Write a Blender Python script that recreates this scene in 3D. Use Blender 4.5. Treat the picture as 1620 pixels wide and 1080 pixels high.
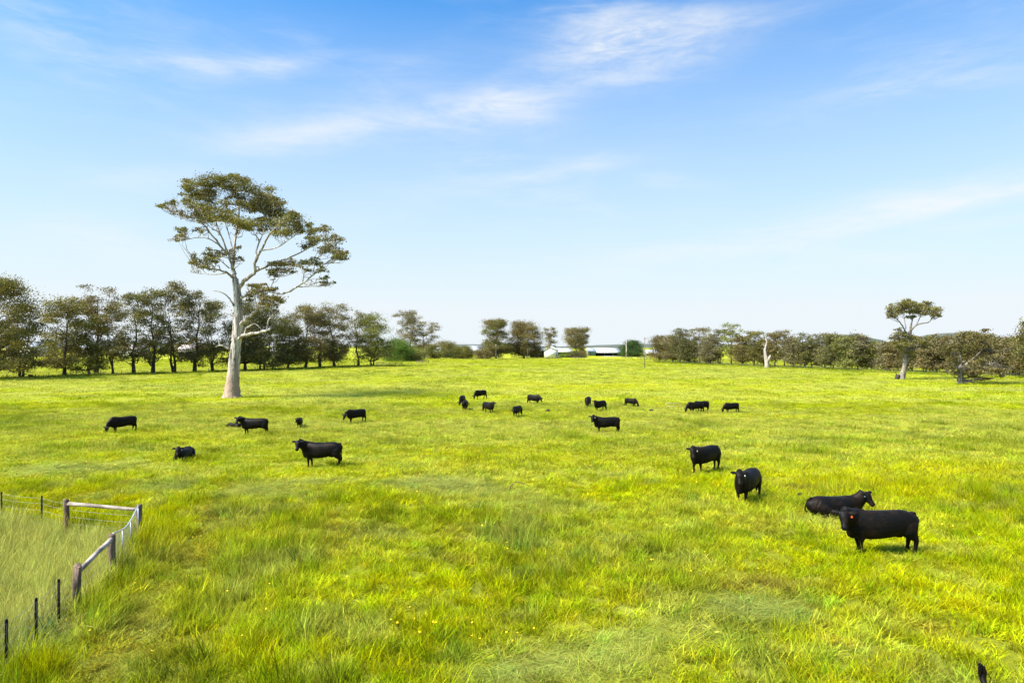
import bpy, bmesh, math, random
import numpy as np
from mathutils import Vector

for o in list(bpy.data.objects):
    bpy.data.objects.remove(o, do_unlink=True)
S = bpy.context.scene
C = S.collection

# ------------------------------------------------------------------ camera
CAMH, F, CX, HOR = 6.7, 1080.0, 810.0, 547.0
cd = bpy.data.cameras.new('camera')
cd.sensor_width = 36.0
cd.lens = 24.0
cd.shift_y = 7.0 / 1620.0
cd.clip_start = 0.1
cd.clip_end = 9000
cam = bpy.data.objects.new('camera', cd)
C.objects.link(cam)
cam.location = (0, 0, CAMH)
cam.rotation_euler = (math.radians(90), 0, 0)
S.camera = cam

# ------------------------------------------------------------------ light
SUN_AZ, SUN_EL = math.radians(-112), math.radians(50)     # azimuth clockwise from +Y
S.view_settings.view_transform = 'Standard'
S.view_settings.look = 'None'
S.view_settings.gamma = 1.0
S.view_settings.use_curve_mapping = False
S.view_settings.exposure = 1.3
S.render.film_transparent = False
S.cycles.max_bounces = 5
S.cycles.diffuse_bounces = 3
S.cycles.glossy_bounces = 2
S.cycles.transmission_bounces = 3
S.cycles.transparent_max_bounces = 4
S.cycles.caustics_reflective = False
S.cycles.caustics_refractive = False

sd = Vector((math.sin(SUN_AZ) * math.cos(SUN_EL), math.cos(SUN_AZ) * math.cos(SUN_EL), math.sin(SUN_EL)))
sl = bpy.data.lights.new('sun', 'SUN')
sl.energy = 5.0
sl.angle = math.radians(18.0)
sl.color = (1.0, 0.93, 0.80)
so = bpy.data.objects.new('sun', sl)
C.objects.link(so)
so.rotation_euler = (-sd).to_track_quat('-Z', 'Y').to_euler()
so.location = (-60, -20, 80)

W = bpy.data.worlds.new('World')
S.world = W
W.use_nodes = True


class NT:
    """tiny node-tree helper"""
    def __init__(s, tree):
        s.t = tree
        s.n = tree.nodes
        s.l = tree.links

    def node(s, typ, **kw):
        n = s.n.new(typ)
        for k, v in kw.items():
            setattr(n, k, v)
        return n

    def put(s, sock, v):
        if isinstance(v, bpy.types.NodeSocket):
            s.l.new(v, sock)
        else:
            sock.default_value = v

    def math(s, op, a, b=0.0, c=0.0, clamp=False):
        n = s.node('ShaderNodeMath', operation=op, use_clamp=clamp)
        s.put(n.inputs[0], a); s.put(n.inputs[1], b); s.put(n.inputs[2], c)
        return n.outputs[0]

    def vmath(s, op, a, b=(0, 0, 0)):
        n = s.node('ShaderNodeVectorMath', operation=op)
        s.put(n.inputs[0], a); s.put(n.inputs[1], b)
        return n

    def mix(s, f, a, b, mode='MIX'):
        n = s.node('ShaderNodeMix', data_type='RGBA', blend_type=mode)
        s.put(n.inputs[0], f)
        s.put(n.inputs[6], a if isinstance(a, bpy.types.NodeSocket) or len(a) == 4 else (*a, 1))
        s.put(n.inputs[7], b if isinstance(b, bpy.types.NodeSocket) or len(b) == 4 else (*b, 1))
        return n.outputs[2]

    def noise(s, vec, scale, detail=3.0, rough=0.55, dist=0.0):
        n = s.node('ShaderNodeTexNoise')
        if vec is not None:
            s.l.new(vec, n.inputs['Vector'])
        n.inputs['Scale'].default_value = scale
        n.inputs['Detail'].default_value = detail
        n.inputs['Roughness'].default_value = rough
        n.inputs['Distortion'].default_value = dist
        return n.outputs[0]

    def mapr(s, v, a, b, c=0.0, d=1.0, smooth=True):
        n = s.node('ShaderNodeMapRange')
        n.interpolation_type = 'SMOOTHSTEP' if smooth else 'LINEAR'
        s.put(n.inputs[0], v)
        for i, x in enumerate((a, b, c, d)):
            n.inputs[i + 1].default_value = x
        return n.outputs[0]

    def mapping(s, vec, scale=(1, 1, 1), loc=(0, 0, 0), rot=(0, 0, 0)):
        n = s.node('ShaderNodeMapping')
        s.l.new(vec, n.inputs[0])
        n.inputs['Scale'].default_value = scale
        n.inputs['Location'].default_value = loc
        n.inputs['Rotation'].default_value = rot
        return n.outputs[0]


def build_world():
    k = NT(W.node_tree)
    k.n.clear()
    out = k.node('ShaderNodeOutputWorld')
    bg = k.node('ShaderNodeBackground')
    bg.inputs['Strength'].default_value = 0.15
    sky = k.node('ShaderNodeTexSky', sky_type='NISHITA')
    sky.sun_disc = False
    sky.sun_elevation = SUN_EL
    sky.sun_rotation = SUN_AZ
    sky.altitude = 0
    sky.air_density = 1.0
    sky.dust_density = 1.2
    sky.ozone_density = 2.2
    tc = k.node('ShaderNodeTexCoord')
    d = tc.outputs['Generated']
    sp = k.node('ShaderNodeSeparateXYZ')
    k.l.new(d, sp.inputs[0])
    X, Y, Z = sp.outputs
    # azimuth (clockwise from +Y) and elevation of the looked-at point of the sky
    az = k.math('ARCTAN2', X, Y)
    hyp = k.math('SQRT', k.math('ADD', k.math('MULTIPLY', X, X), k.math('MULTIPLY', Y, Y)))
    el = k.math('ARCTAN2', Z, hyp)
    cv = k.node('ShaderNodeCombineXYZ')
    k.l.new(az, cv.inputs[0]); k.l.new(el, cv.inputs[1])
    pv = cv.outputs[0]
    warp = k.noise(k.mapping(pv, (5, 12, 1)), 1.0, 4, 0.6)
    # long thin cirrus texture, streaks rising slightly to the right
    fib = k.noise(k.mapping(pv, (5.0, 26.0, 1), rot=(0, 0, math.radians(-13))), 1.0, 6, 0.62, 0.5)
    fine = k.noise(k.mapping(pv, (14.0, 60.0, 1), rot=(0, 0, math.radians(-10))), 1.0, 5, 0.65, 0.8)
    tex = k.math('ADD', k.math('MULTIPLY', fib, 0.7), k.math('MULTIPLY', fine, 0.3))
    # thin veil that goes on all round the sky
    veil = k.math('MULTIPLY', k.mapr(k.noise(k.mapping(pv, (2.2, 7.0, 1)), 1.0, 3), 0.42, 0.75), k.mapr(tex, 0.38, 0.7))
    dens = k.math('MULTIPLY', veil, 0.50)
    wisps = [  # px, row, half length, half thickness (px), slope, amount
        (985, 82, 150, 44, -0.06, 0.95), (1070, 52, 110, 36, -0.04, 0.75), (960, 22, 80, 30, -0.2, 0.6),
        (600, 192, 230, 32, -0.14, 0.75), (800, 182, 110, 36, -0.06, 0.80), (450, 215, 120, 22, -0.2, 0.5),
        (890, 270, 100, 13, -0.12, 0.75), (1320, 352, 330, 24, -0.16, 1.1), (1540, 318, 170, 16, -0.15, 1.0), (1560, 355, 130, 10, -0.1, 0.5),
        (1050, 285, 60, 12, 0.1, 0.35), (330, 97, 90, 18, -0.05, 0.45), (440, 104, 60, 15, -0.15, 0.55),
        (140, 360, 110, 30, -0.05, 0.45), (240, 285, 130, 22, -0.1, 0.45), (650, 105, 90, 28, -0.2, 0.3),
        (1420, 150, 60, 18, -0.1, 0.3), (1230, 20, 110, 22, -0.1, 0.32), (700, 300, 330, 30, -0.15, 0.22), (1500, 130, 160, 20, 0.1, 0.2),
    ]
    for (px, row, a, b, sl_, amt) in wisps:
        A = math.atan2(px - CX, F)
        ca = math.cos(A)
        E = math.atan2((HOR - row) * ca, F)
        ra, rb = a / F * ca * ca, b / F * ca
        da = k.math('SUBTRACT', az, A)
        de = k.math('SUBTRACT', el, E)
        de = k.math('ADD', de, k.math('MULTIPLY', da, sl_))       # rising to the right
        de = k.math('ADD', de, k.math('MULTIPLY', k.math('SUBTRACT', warp, 0.5), rb * 2.4))
        q = k.math('ADD', k.math('POWER', k.math('ABSOLUTE', k.math('DIVIDE', da, ra)), 2.0),
                   k.math('POWER', k.math('ABSOLUTE', k.math('DIVIDE', de, rb)), 2.0))
        g = k.math('EXPONENT', k.math('MULTIPLY', q, -1.1))
        g = k.math('MULTIPLY', g, k.mapr(tex, 0.30, 0.66, 0.22, 1.0))
        dens = k.math('ADD', dens, k.math('MULTIPLY', g, amt * 0.70))
    dens = k.math('MINIMUM', dens, 0.9)
    skc = k.node('ShaderNodeHueSaturation')
    skc.inputs['Saturation'].default_value = 1.22
    skc.inputs['Value'].default_value = 1.0
    k.l.new(sky.outputs[0], skc.inputs['Color'])
    # pale milky air low in the sky, all round
    milk = k.mapr(el, 0.05, 0.515, 1.0, 0.0, smooth=False)
    base = k.mix(1.0, skc.outputs[0], (0.07, 0.535, 0.72), 'MULTIPLY')
    c0 = k.mix(milk, base, (2.32, 2.52, 2.66))
    c1 = k.mix(dens, c0, (2.50, 2.60, 2.68))
    k.l.new(c1, bg.inputs['Color'])
    k.l.new(bg.outputs[0], out.inputs[0])


build_world()

# ------------------------------------------------------------------ helpers
rng = np.random.default_rng(7)


def vnoise(x, y, seed=0):
    x = np.asarray(x, float); y = np.asarray(y, float)
    xi = np.floor(x).astype(np.int64); yi = np.floor(y).astype(np.int64)
    fx = x - xi; fy = y - yi
    fx = fx * fx * (3 - 2 * fx); fy = fy * fy * (3 - 2 * fy)

    def h(a, b):
        n = (a * 374761393 + b * 668265263 + seed * 1274126177) & 0x7fffffff
        n = ((n ^ (n >> 13)) * 1274126177) & 0x7fffffff
        n = n ^ (n >> 16)
        return (n & 0xffff) / 65535.0
    a = h(xi, yi); b = h(xi + 1, yi); c = h(xi, yi + 1); d = h(xi + 1, yi + 1)
    return (a * (1 - fx) + b * fx) * (1 - fy) + (c * (1 - fx) + d * fx) * fy


def fbm(x, y, seed=0, oct=4):
    s = 0; a = 0.5; n = 0
    for i in range(oct):
        s = s + a * vnoise(np.asarray(x) * 2 ** i + 17.3 * i, np.asarray(y) * 2 ** i - 9.1 * i, seed + i)
        n += a; a *= 0.5
    return s / n


PY = [-100, 0, 40, 60, 80, 100, 140, 200, 300, 340, 420, 800, 9000]
PZ = [0, 0, 0, -.62, -1.0, -1.0, -.6, -.3, .15, .3, .3, .1, 0]


def profile(y):
    y = np.asarray(y, float)
    i = np.clip(np.searchsorted(PY, y) - 1, 0, len(PY) - 2)
    y0 = np.take(PY, i); y1 = np.take(PY, i + 1); z0 = np.take(PZ, i); z1 = np.take(PZ, i + 1)
    t = np.clip((y - y0) / (y1 - y0), 0, 1)
    return z0 + (z1 - z0) * t


def height(x, y):
    x = np.asarray(x, float); y = np.asarray(y, float)
    z = profile(y)
    z = z + (fbm(x / 11, y / 11, 3, 2) - 0.5) * 0.25 * np.clip(1.2 - y / 150, 0.15, 1)
    z = z + 0.75 * np.exp(-((x - 44) / 11) ** 2 - ((y - 385) / 8) ** 2)        # earth mound by the sheds
    return z


def ground(px, row):
    """where the line of sight through a point of the photograph meets the paddock"""
    ys = np.geomspace(6, 3000, 4000)
    zr = CAMH - (row - HOR) / F * ys
    xs = (px - CX) / F * ys
    hit = np.nonzero(zr <= profile(ys))[0]
    i = hit[0] if len(hit) else -1
    return float(xs[i]), float(ys[i])


def at(px, row, d):
    return Vector(((px - CX) / F * d, d, CAMH + (HOR - row) / F * d))


def gz(x, y):
    return float(height(x, y))


def tag(o, label=None, cat=None, group=None, kind=None):
    if label: o['label'] = label
    if cat: o['category'] = cat
    if group: o['group'] = group
    if kind: o['kind'] = kind
    return o


def empty(name, loc=(0, 0, 0), rz=0.0):
    o = bpy.data.objects.new(name, None)
    C.objects.link(o)
    o.location = loc
    o.rotation_euler = (0, 0, rz)
    o.empty_display_size = 0.3
    return o


def link(name, mesh, parent=None, loc=None):
    o = bpy.data.objects.new(name, mesh)
    C.objects.link(o)
    if parent is not None:
        o.parent = parent
    if loc is not None:
        o.location = loc
    return o


def copy_tree(o, parent=None):
    c = o.copy()
    C.objects.link(c)
    c.parent = parent
    for ch in list(o.children):
        copy_tree(ch, c)
    return c


def mesh_np(name, V, faces, mat, smooth=False, attrs=None):
    """V (n,3); faces: list of int arrays (m,3) or (m,4)"""
    me = bpy.data.meshes.new(name)
    V = np.asarray(V, np.float32)
    me.vertices.add(len(V))
    me.vertices.foreach_set('co', V.ravel())
    idx = np.concatenate([np.asarray(f, np.int32).ravel() for f in faces])
    tot = np.concatenate([np.full(len(f), np.asarray(f).shape[1], np.int32) for f in faces])
    st = np.concatenate([[0], np.cumsum(tot)[:-1]]).astype(np.int32)
    me.loops.add(len(idx))
    me.loops.foreach_set('vertex_index', idx)
    me.polygons.add(len(tot))
    me.polygons.foreach_set('loop_start', st)
    me.polygons.foreach_set('loop_total', tot)
    me.update(calc_edges=True)
    if smooth:
        me.polygons.foreach_set('use_smooth', np.ones(len(tot), bool))
    for an, (typ, data) in (attrs or {}).items():
        a = me.attributes.new(an, typ, 'POINT')
        if typ == 'FLOAT':
            a.data.foreach_set('value', np.asarray(data, np.float32).ravel())
        elif typ == 'FLOAT_COLOR':
            dd = np.ones((len(V), 4), np.float32); dd[:, :3] = data
            a.data.foreach_set('color', dd.ravel())
    if mat is not None:
        me.materials.append(mat)
    return me


class Geo:
    """collects tubes and boxes, then becomes one mesh"""
    def __init__(s):
        s.v = []; s.q = []; s.t = []; s.n = 0

    def add(s, V, q=(), t=()):
        s.v.append(np.asarray(V, float))
        if len(q): s.q.append(np.asarray(q, int) + s.n)
        if len(t): s.t.append(np.asarray(t, int) + s.n)
        s.n += len(V)

    def tube(s, pts, rad, n=7, cap=True, wob=0.0, seed=0):
        P = np.asarray([tuple(p) for p in pts], float)
        R = np.asarray(rad, float)
        m = len(P)
        T = np.gradient(P, axis=0)
        T /= np.linalg.norm(T, axis=1, keepdims=True) + 1e-9
        ref = np.array([1.0, 0.13, 0.07]) if abs(T[0][0]) < 0.8 else np.array([0.1, 0.2, 1.0])
        V = []
        u = None
        rs = np.random.default_rng(seed)
        ang = np.linspace(0, 2 * np.pi, n, endpoint=False)
        for i in range(m):
            u = ref - T[i] * np.dot(ref, T[i]) if u is None else u - T[i] * np.dot(u, T[i])
            u = u / (np.linalg.norm(u) + 1e-9)
            w = np.cross(T[i], u)
            r = R[i] * (1 + wob * rs.uniform(-1, 1, n))
            V.append(P[i] + np.outer(np.cos(ang) * r, u) + np.outer(np.sin(ang) * r, w))
        V = np.concatenate(V)
        j = np.arange(n); jn = (j + 1) % n
        q = np.concatenate([np.stack([i * n + j, i * n + jn, (i + 1) * n + jn, (i + 1) * n + j], 1) for i in range(m - 1)])
        t = []
        if cap:
            V = np.concatenate([V, P[:1], P[-1:]])
            a, b = m * n, m * n + 1
            t = np.concatenate([np.stack([np.full(n, a), jn, j], 1), np.stack([np.full(n, b), (m - 1) * n + j, (m - 1) * n + jn], 1)])
        s.add(V, q, t)

    def box(s, c, size, rz=0.0, top=None):
        hx, hy, hz = size[0] / 2, size[1] / 2, size[2] / 2
        V = np.array([[x, y, z] for z in (-hz, hz) for y in (-hy, hy) for x in (-hx, hx)], float)
        ca, sa = math.cos(rz), math.sin(rz)
        V = np.stack([V[:, 0] * ca - V[:, 1] * sa, V[:, 0] * sa + V[:, 1] * ca, V[:, 2]], 1) + np.array(c)
        s.add(V, [[0, 2, 3, 1], [4, 5, 7, 6], [0, 1, 5, 4], [2, 6, 7, 3], [0, 4, 6, 2], [1, 3, 7, 5]])

    def mesh(s, name, mat, smooth=False):
        f = []
        if s.q: f.append(np.concatenate(s.q))
        if s.t: f.append(np.concatenate(s.t))
        return mesh_np(name, np.concatenate(s.v), f, mat, smooth)


# ------------------------------------------------------------------ materials
def newmat(name):
    m = bpy.data.materials.new(name)
    m.use_nodes = True
    k = NT(m.node_tree)
    k.n.clear()
    k.out = k.node('ShaderNodeOutputMaterial')
    return m, k


def simple(name, col, rough=0.8, var=0.25, scale=3.0, metal=0.0, bump=0.0, stretch=(1, 1, 1), col2=None):
    m, k = newmat(name)
    b = k.node('ShaderNodeBsdfPrincipled')
    tc = k.node('ShaderNodeTexCoord')
    v = k.mapping(tc.outputs['Object'], stretch)
    n = k.noise(v, scale, 5, 0.6)
    c2 = col2 if col2 else tuple(c * (1 - var) for c in col)
    c = k.mix(k.mapr(n, 0.35, 0.68), tuple(min(1, c * (1 + var * .4)) for c in col), c2)
    k.l.new(c, b.inputs['Base Color'])
    b.inputs['Roughness'].default_value = rough
    b.inputs['Metallic'].default_value = metal
    b.inputs['Specular IOR Level'].default_value = 0.3
    if bump:
        bp = k.node('ShaderNodeBump')
        bp.inputs['Strength'].default_value = bump
        bp.inputs['Distance'].default_value = 0.05
        k.l.new(k.noise(v, scale * 3, 5, 0.7), bp.inputs['Height'])
        k.l.new(bp.outputs[0], b.inputs['Normal'])
    k.l.new(b.outputs[0], k.out.inputs[0])
    return m


def leafy(name, transl=0.38):
    """diffuse + translucent foliage; colour per leaf comes from the mesh"""
    m, k = newmat(name)
    a = k.node('ShaderNodeAttribute', attribute_name='tint')
    d = k.node('ShaderNodeBsdfDiffuse')
    t = k.node('ShaderNodeBsdfTranslucent')
    mx = k.node('ShaderNodeMixShader')
    mx.inputs[0].default_value = transl
    k.l.new(a.outputs['Color'], d.inputs[0])
    k.l.new(k.mix(0.35, a.outputs['Color'], (0.20, 0.19, 0.02)), t.inputs[0])
    k.l.new(d.outputs[0], mx.inputs[1]); k.l.new(t.outputs[0], mx.inputs[2])
    g = k.node('ShaderNodeBsdfGlossy')
    g.inputs['Roughness'].default_value = 0.45
    g.inputs['Color'].default_value = (0.6, 0.65, 0.7, 1)
    m2 = k.node('ShaderNodeMixShader')
    m2.inputs[0].default_value = 0.02
    k.l.new(mx.outputs[0], m2.inputs[1]); k.l.new(g.outputs[0], m2.inputs[2])
    k.l.new(m2.outputs[0], k.out.inputs[0])
    return m


def grass_mat():
    m, k = newmat('grass_blades')
    a = k.node('ShaderNodeAttribute', attribute_name='tint', attribute_type='INSTANCER')
    r = k.node('ShaderNodeAttribute', attribute_name='rnd')
    h = k.node('ShaderNodeAttribute', attribute_name='seedhead')
    hs = k.node('ShaderNodeHueSaturation')
    k.l.new(a.outputs['Color'], hs.inputs['Color'])
    k.l.new(k.mapr(r.outputs['Fac'], 0, 1, 0.475, 0.515, False), hs.inputs['Hue'])
    k.l.new(k.mapr(r.outputs['Fac'], 0, 1, 0.55, 1.5, False), hs.inputs['Value'])
    c = k.mix(k.math('MULTIPLY', h.outputs['Fac'], 0.6), hs.outputs[0], (0.42, 0.38, 0.07))
    d = k.node('ShaderNodeBsdfDiffuse')
    t = k.node('ShaderNodeBsdfTranslucent')
    k.l.new(c, d.inputs[0]); k.l.new(c, t.inputs[0])
    mx = k.node('ShaderNodeMixShader')
    mx.inputs[0].default_value = 0.38
    k.l.new(d.outputs[0], mx.inputs[1]); k.l.new(t.outputs[0], mx.inputs[2])
    k.l.new(mx.outputs[0], k.out.inputs[0])
    return m


def ground_mat():
    m, k = newmat('pasture_ground')
    a = k.node('ShaderNodeAttribute', attribute_name='tint')
    tc = k.node('ShaderNodeTexCoord')
    o = tc.outputs['Object']
    n1 = k.noise(k.mapping(o, (1, 0.5, 1)), 0.6, 6, 0.65)
    n2 = k.noise(o, 0.08, 5, 0.6)
    c = k.mix(k.mapr(n1, 0.3, 0.7, 0, 0.45), a.outputs['Color'], (0.10, 0.12, 0.015))
    c = k.mix(k.mapr(n2, 0.42, 0.7, 0, 0.5), c, (0.24, 0.24, 0.05))
    b = k.node('ShaderNodeBsdfDiffuse')
    k.l.new(c, b.inputs[0])
    bp = k.node('ShaderNodeBump')
    bp.inputs['Strength'].default_value = 0.6
    bp.inputs['Distance'].default_value = 0.2
    k.l.new(n1, bp.inputs['Height'])
    k.l.new(bp.outputs[0], b.inputs['Normal'])
    k.l.new(b.outputs[0], k.out.inputs[0])
    return m


def bark_mat(name, c1, c2, c3, low=None, lowh=4.0):
    """smooth gum bark: long vertical patches of three colours; rougher brown stocking near the foot"""
    m, k = newmat(name)
    tc = k.node('ShaderNodeTexCoord')
    o = tc.outputs['Object']
    n1 = k.noise(k.mapping(o, (1.0, 1.0, 0.14)), 2.0, 6, 0.6, 0.6)
    n2 = k.noise(k.mapping(o, (2.2, 2.2, 0.22)), 2.2, 5, 0.65, 0.3)
    c = k.mix(k.mapr(n1, 0.46, 0.54), c1, c2)
    c = k.mix(k.mapr(n2, 0.53, 0.60), c, c3)
    if low:
        sp = k.node('ShaderNodeSeparateXYZ'); k.l.new(o, sp.inputs[0])
        f = k.math('ADD', k.math('DIVIDE', sp.outputs[2], lowh), k.math('MULTIPLY', k.math('SUBTRACT', n1, 0.5), 2.5))
        c = k.mix(k.mapr(f, 0.3, 1.2, 0.8, 0.0), c, low)
    b = k.node('ShaderNodeBsdfPrincipled')
    k.l.new(c, b.inputs['Base Color'])
    b.inputs['Roughness'].default_value = 0.8
    b.inputs['Specular IOR Level'].default_value = 0.2
    bp = k.node('ShaderNodeBump')
    bp.inputs['Strength'].default_value = 1.0
    bp.inputs['Distance'].default_value = 0.3
    k.l.new(n2, bp.inputs['Height'])
    k.l.new(bp.outputs[0], b.inputs['Normal'])
    k.l.new(b.outputs[0], k.out.inputs[0])
    return m


def coat_mat():
    m, k = newmat('black_coat')
    tc = k.node('ShaderNodeTexCoord')
    oi = k.node('ShaderNodeObjectInfo')
    o = tc.outputs['Object']
    sh = k.vmath('ADD', o, (0, 0, 0))
    k.l.new(oi.outputs['Location'], sh.inputs[1])
    o = sh.outputs[0]
    n1 = k.noise(o, 3.0, 5, 0.65)
    n2 = k.noise(k.mapping(o, (1, 1, 0.4)), 28.0, 4, 0.6)
    c = k.mix(k.mapr(n1, 0.42, 0.7), (0.0040, 0.0037, 0.0037), (0.016, 0.0085, 0.0050))
    c = k.mix(k.mapr(n2, 0.5, 0.8, 0, 0.4), c, (0.016, 0.012, 0.010))
    b = k.node('ShaderNodeBsdfPrincipled')
    k.l.new(c, b.inputs['Base Color'])
    b.inputs['Roughness'].default_value = 0.56
    b.inputs['Specular IOR Level'].default_value = 0.11
    bp = k.node('ShaderNodeBump')
    bp.inputs['Strength'].default_value = 0.25
    bp.inputs['Distance'].default_value = 0.02
    k.l.new(n2, bp.inputs['Height'])
    k.l.new(bp.outputs[0], b.inputs['Normal'])
    k.l.new(b.outputs[0], k.out.inputs[0])
    return m


M = {}
M['grass'] = grass_mat()
M['ground'] = ground_mat()
M['leaf'] = leafy('gum_leaves')
M['white_bark'] = bark_mat('white_gum_bark', (0.60, 0.55, 0.49), (0.33, 0.27, 0.235), (0.12, 0.09, 0.075), (0.40, 0.26, 0.19), 4.5)
M['dark_bark'] = bark_mat('dark_bark', (0.065, 0.05, 0.04), (0.045, 0.036, 0.03), (0.11, 0.09, 0.075))
M['grey_bark'] = bark_mat('grey_bark', (0.30, 0.26, 0.22), (0.20, 0.17, 0.14), (0.11, 0.09, 0.075))
M['dead_wood'] = bark_mat('dead_wood', (0.50, 0.43, 0.37), (0.36, 0.31, 0.27), (0.22, 0.18, 0.15))
M['coat'] = coat_mat()
M['eye'] = simple('eye', (0.006, 0.005, 0.005), 0.15, 0.1)
M['hoof'] = simple('hoof', (0.02, 0.018, 0.016), 0.5)
M['nose'] = simple('nose', (0.055, 0.055, 0.06), 0.35, 0.2, 20)
M['tag_orange'] = simple('orange_tag', (0.55, 0.10, 0.03), 0.5, 0.1)
M['tag_white'] = simple('white_tag', (0.70, 0.70, 0.68), 0.5, 0.1)
M['tag_blue'] = simple('blue_tag', (0.10, 0.35, 0.62), 0.5, 0.1)
M['post'] = simple('weathered_post', (0.17, 0.115, 0.085), 0.9, 0.6, 5, bump=0.6, stretch=(3, 3, 0.4))
M['rail'] = simple('grey_rail', (0.36, 0.295, 0.25), 0.85, 0.6, 3, bump=0.5, stretch=(0.4, 0.4, 3))
M['pipe'] = simple('galvanised', (0.52, 0.53, 0.55), 0.4, 0.2, 6, metal=0.5)
M['picket'] = simple('black_picket', (0.012, 0.011, 0.011), 0.6, 0.3, 8)
M['picket_white'] = simple('picket_tip', (0.6, 0.6, 0.58), 0.6)
M['wire'] = simple('wire', (0.28, 0.28, 0.27), 0.5, 0.2, 6, metal=0.4)
M['farpost'] = simple('far_post', (0.12, 0.10, 0.085), 0.9)
M['pole'] = simple('pole_wood', (0.20, 0.155, 0.12), 0.9, 0.3, 2)
M['white_steel'] = simple('white_steel', (0.66, 0.66, 0.66), 0.55, 0.12, 0.6)
M['grey_steel'] = simple('grey_steel', (0.38, 0.40, 0.42), 0.5, 0.15, 0.6)
M['roof_white'] = simple('white_roof', (0.72, 0.72, 0.74), 0.5, 0.1, 0.5)
M['roof_pink'] = simple('faded_roof', (0.50, 0.42, 0.40), 0.7, 0.15, 0.5)
M['brick'] = simple('cream_brick', (0.40, 0.33, 0.27), 0.85, 0.2, 1.5)
M['green_wall'] = simple('green_wall', (0.38, 0.50, 0.24), 0.7, 0.15, 0.8)
M['bay_shade'] = simple('bay_shade_black', (0.018, 0.018, 0.018), 0.9)  # near-black colour standing in for the shade inside open sheds
M['glass'] = simple('window_glass', (0.05, 0.06, 0.075), 0.15, 0.1)
M['red_paint'] = simple('red_paint', (0.50, 0.09, 0.06), 0.6, 0.2, 2)
M['flower'] = simple('yellow_flower', (0.85, 0.55, 0.01), 0.7, 0.1)
M['stick'] = simple('dead_stick', (0.13, 0.09, 0.055), 0.9, 0.3, 8)
M['dung'] = simple('dung', (0.03, 0.022, 0.014), 0.9, 0.3, 8, bump=0.6)

# ------------------------------------------------------------------ the paddock
# fence corner worked out from the photograph: A--B stay, B--C gate, C--D stay
PA, PB, PC, PD = np.array([-16.0, 24.5]), np.array([-12.98, 23.76]), np.array([-11.84, 20.2]), np.array([-11.0, 17.27])


def patch(x, y, px, row, rx, ry):
    cx, cy = ground(px, row)
    return np.exp(-((x - cx) / rx) ** 2 - ((y - cy) / ry) ** 2)


LUSH = np.array([0.385, 0.415, 0.003])
YEL = np.array([0.455, 0.45, 0.003])
PALE = np.array([0.42, 0.42, 0.075])
DEEP = np.array([0.165, 0.225, 0.004])
BLUE = np.array([0.24, 0.29, 0.10])
BROWN = np.array([0.20, 0.14, 0.035])


def inside_corner(x, y):
    """1 inside the small fenced corner with the pale seeding grass"""
    # right of line: fence from D towards the camera leans inwards slowly
    xf = np.interp(y, [8, 14.0, 17.27, 20.2, 23.76], [-9.2, -10.35, -11.0, -11.84, -12.98])
    yf = np.interp(x, [-60, -19.5, -16, -12.98], [36, 26.1, 24.5, 23.76])
    return ((x < xf) & (y < yf)).astype(float)


def trail(x, y):
    xt = np.interp(y, [9, 13, 17, 20, 24, 28, 34], [-6.4, -8.0, -9.1, -9.7, -11.0, -12.3, -13.0])
    return np.exp(-((x - xt - 0.25 * np.sin(y * 1.3)) / 0.55) ** 2) * np.clip((34 - y) / 6, 0, 1)


def lerp(a, b, t):
    return a + (b - a) * np.asarray(t)[:, None]


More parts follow.
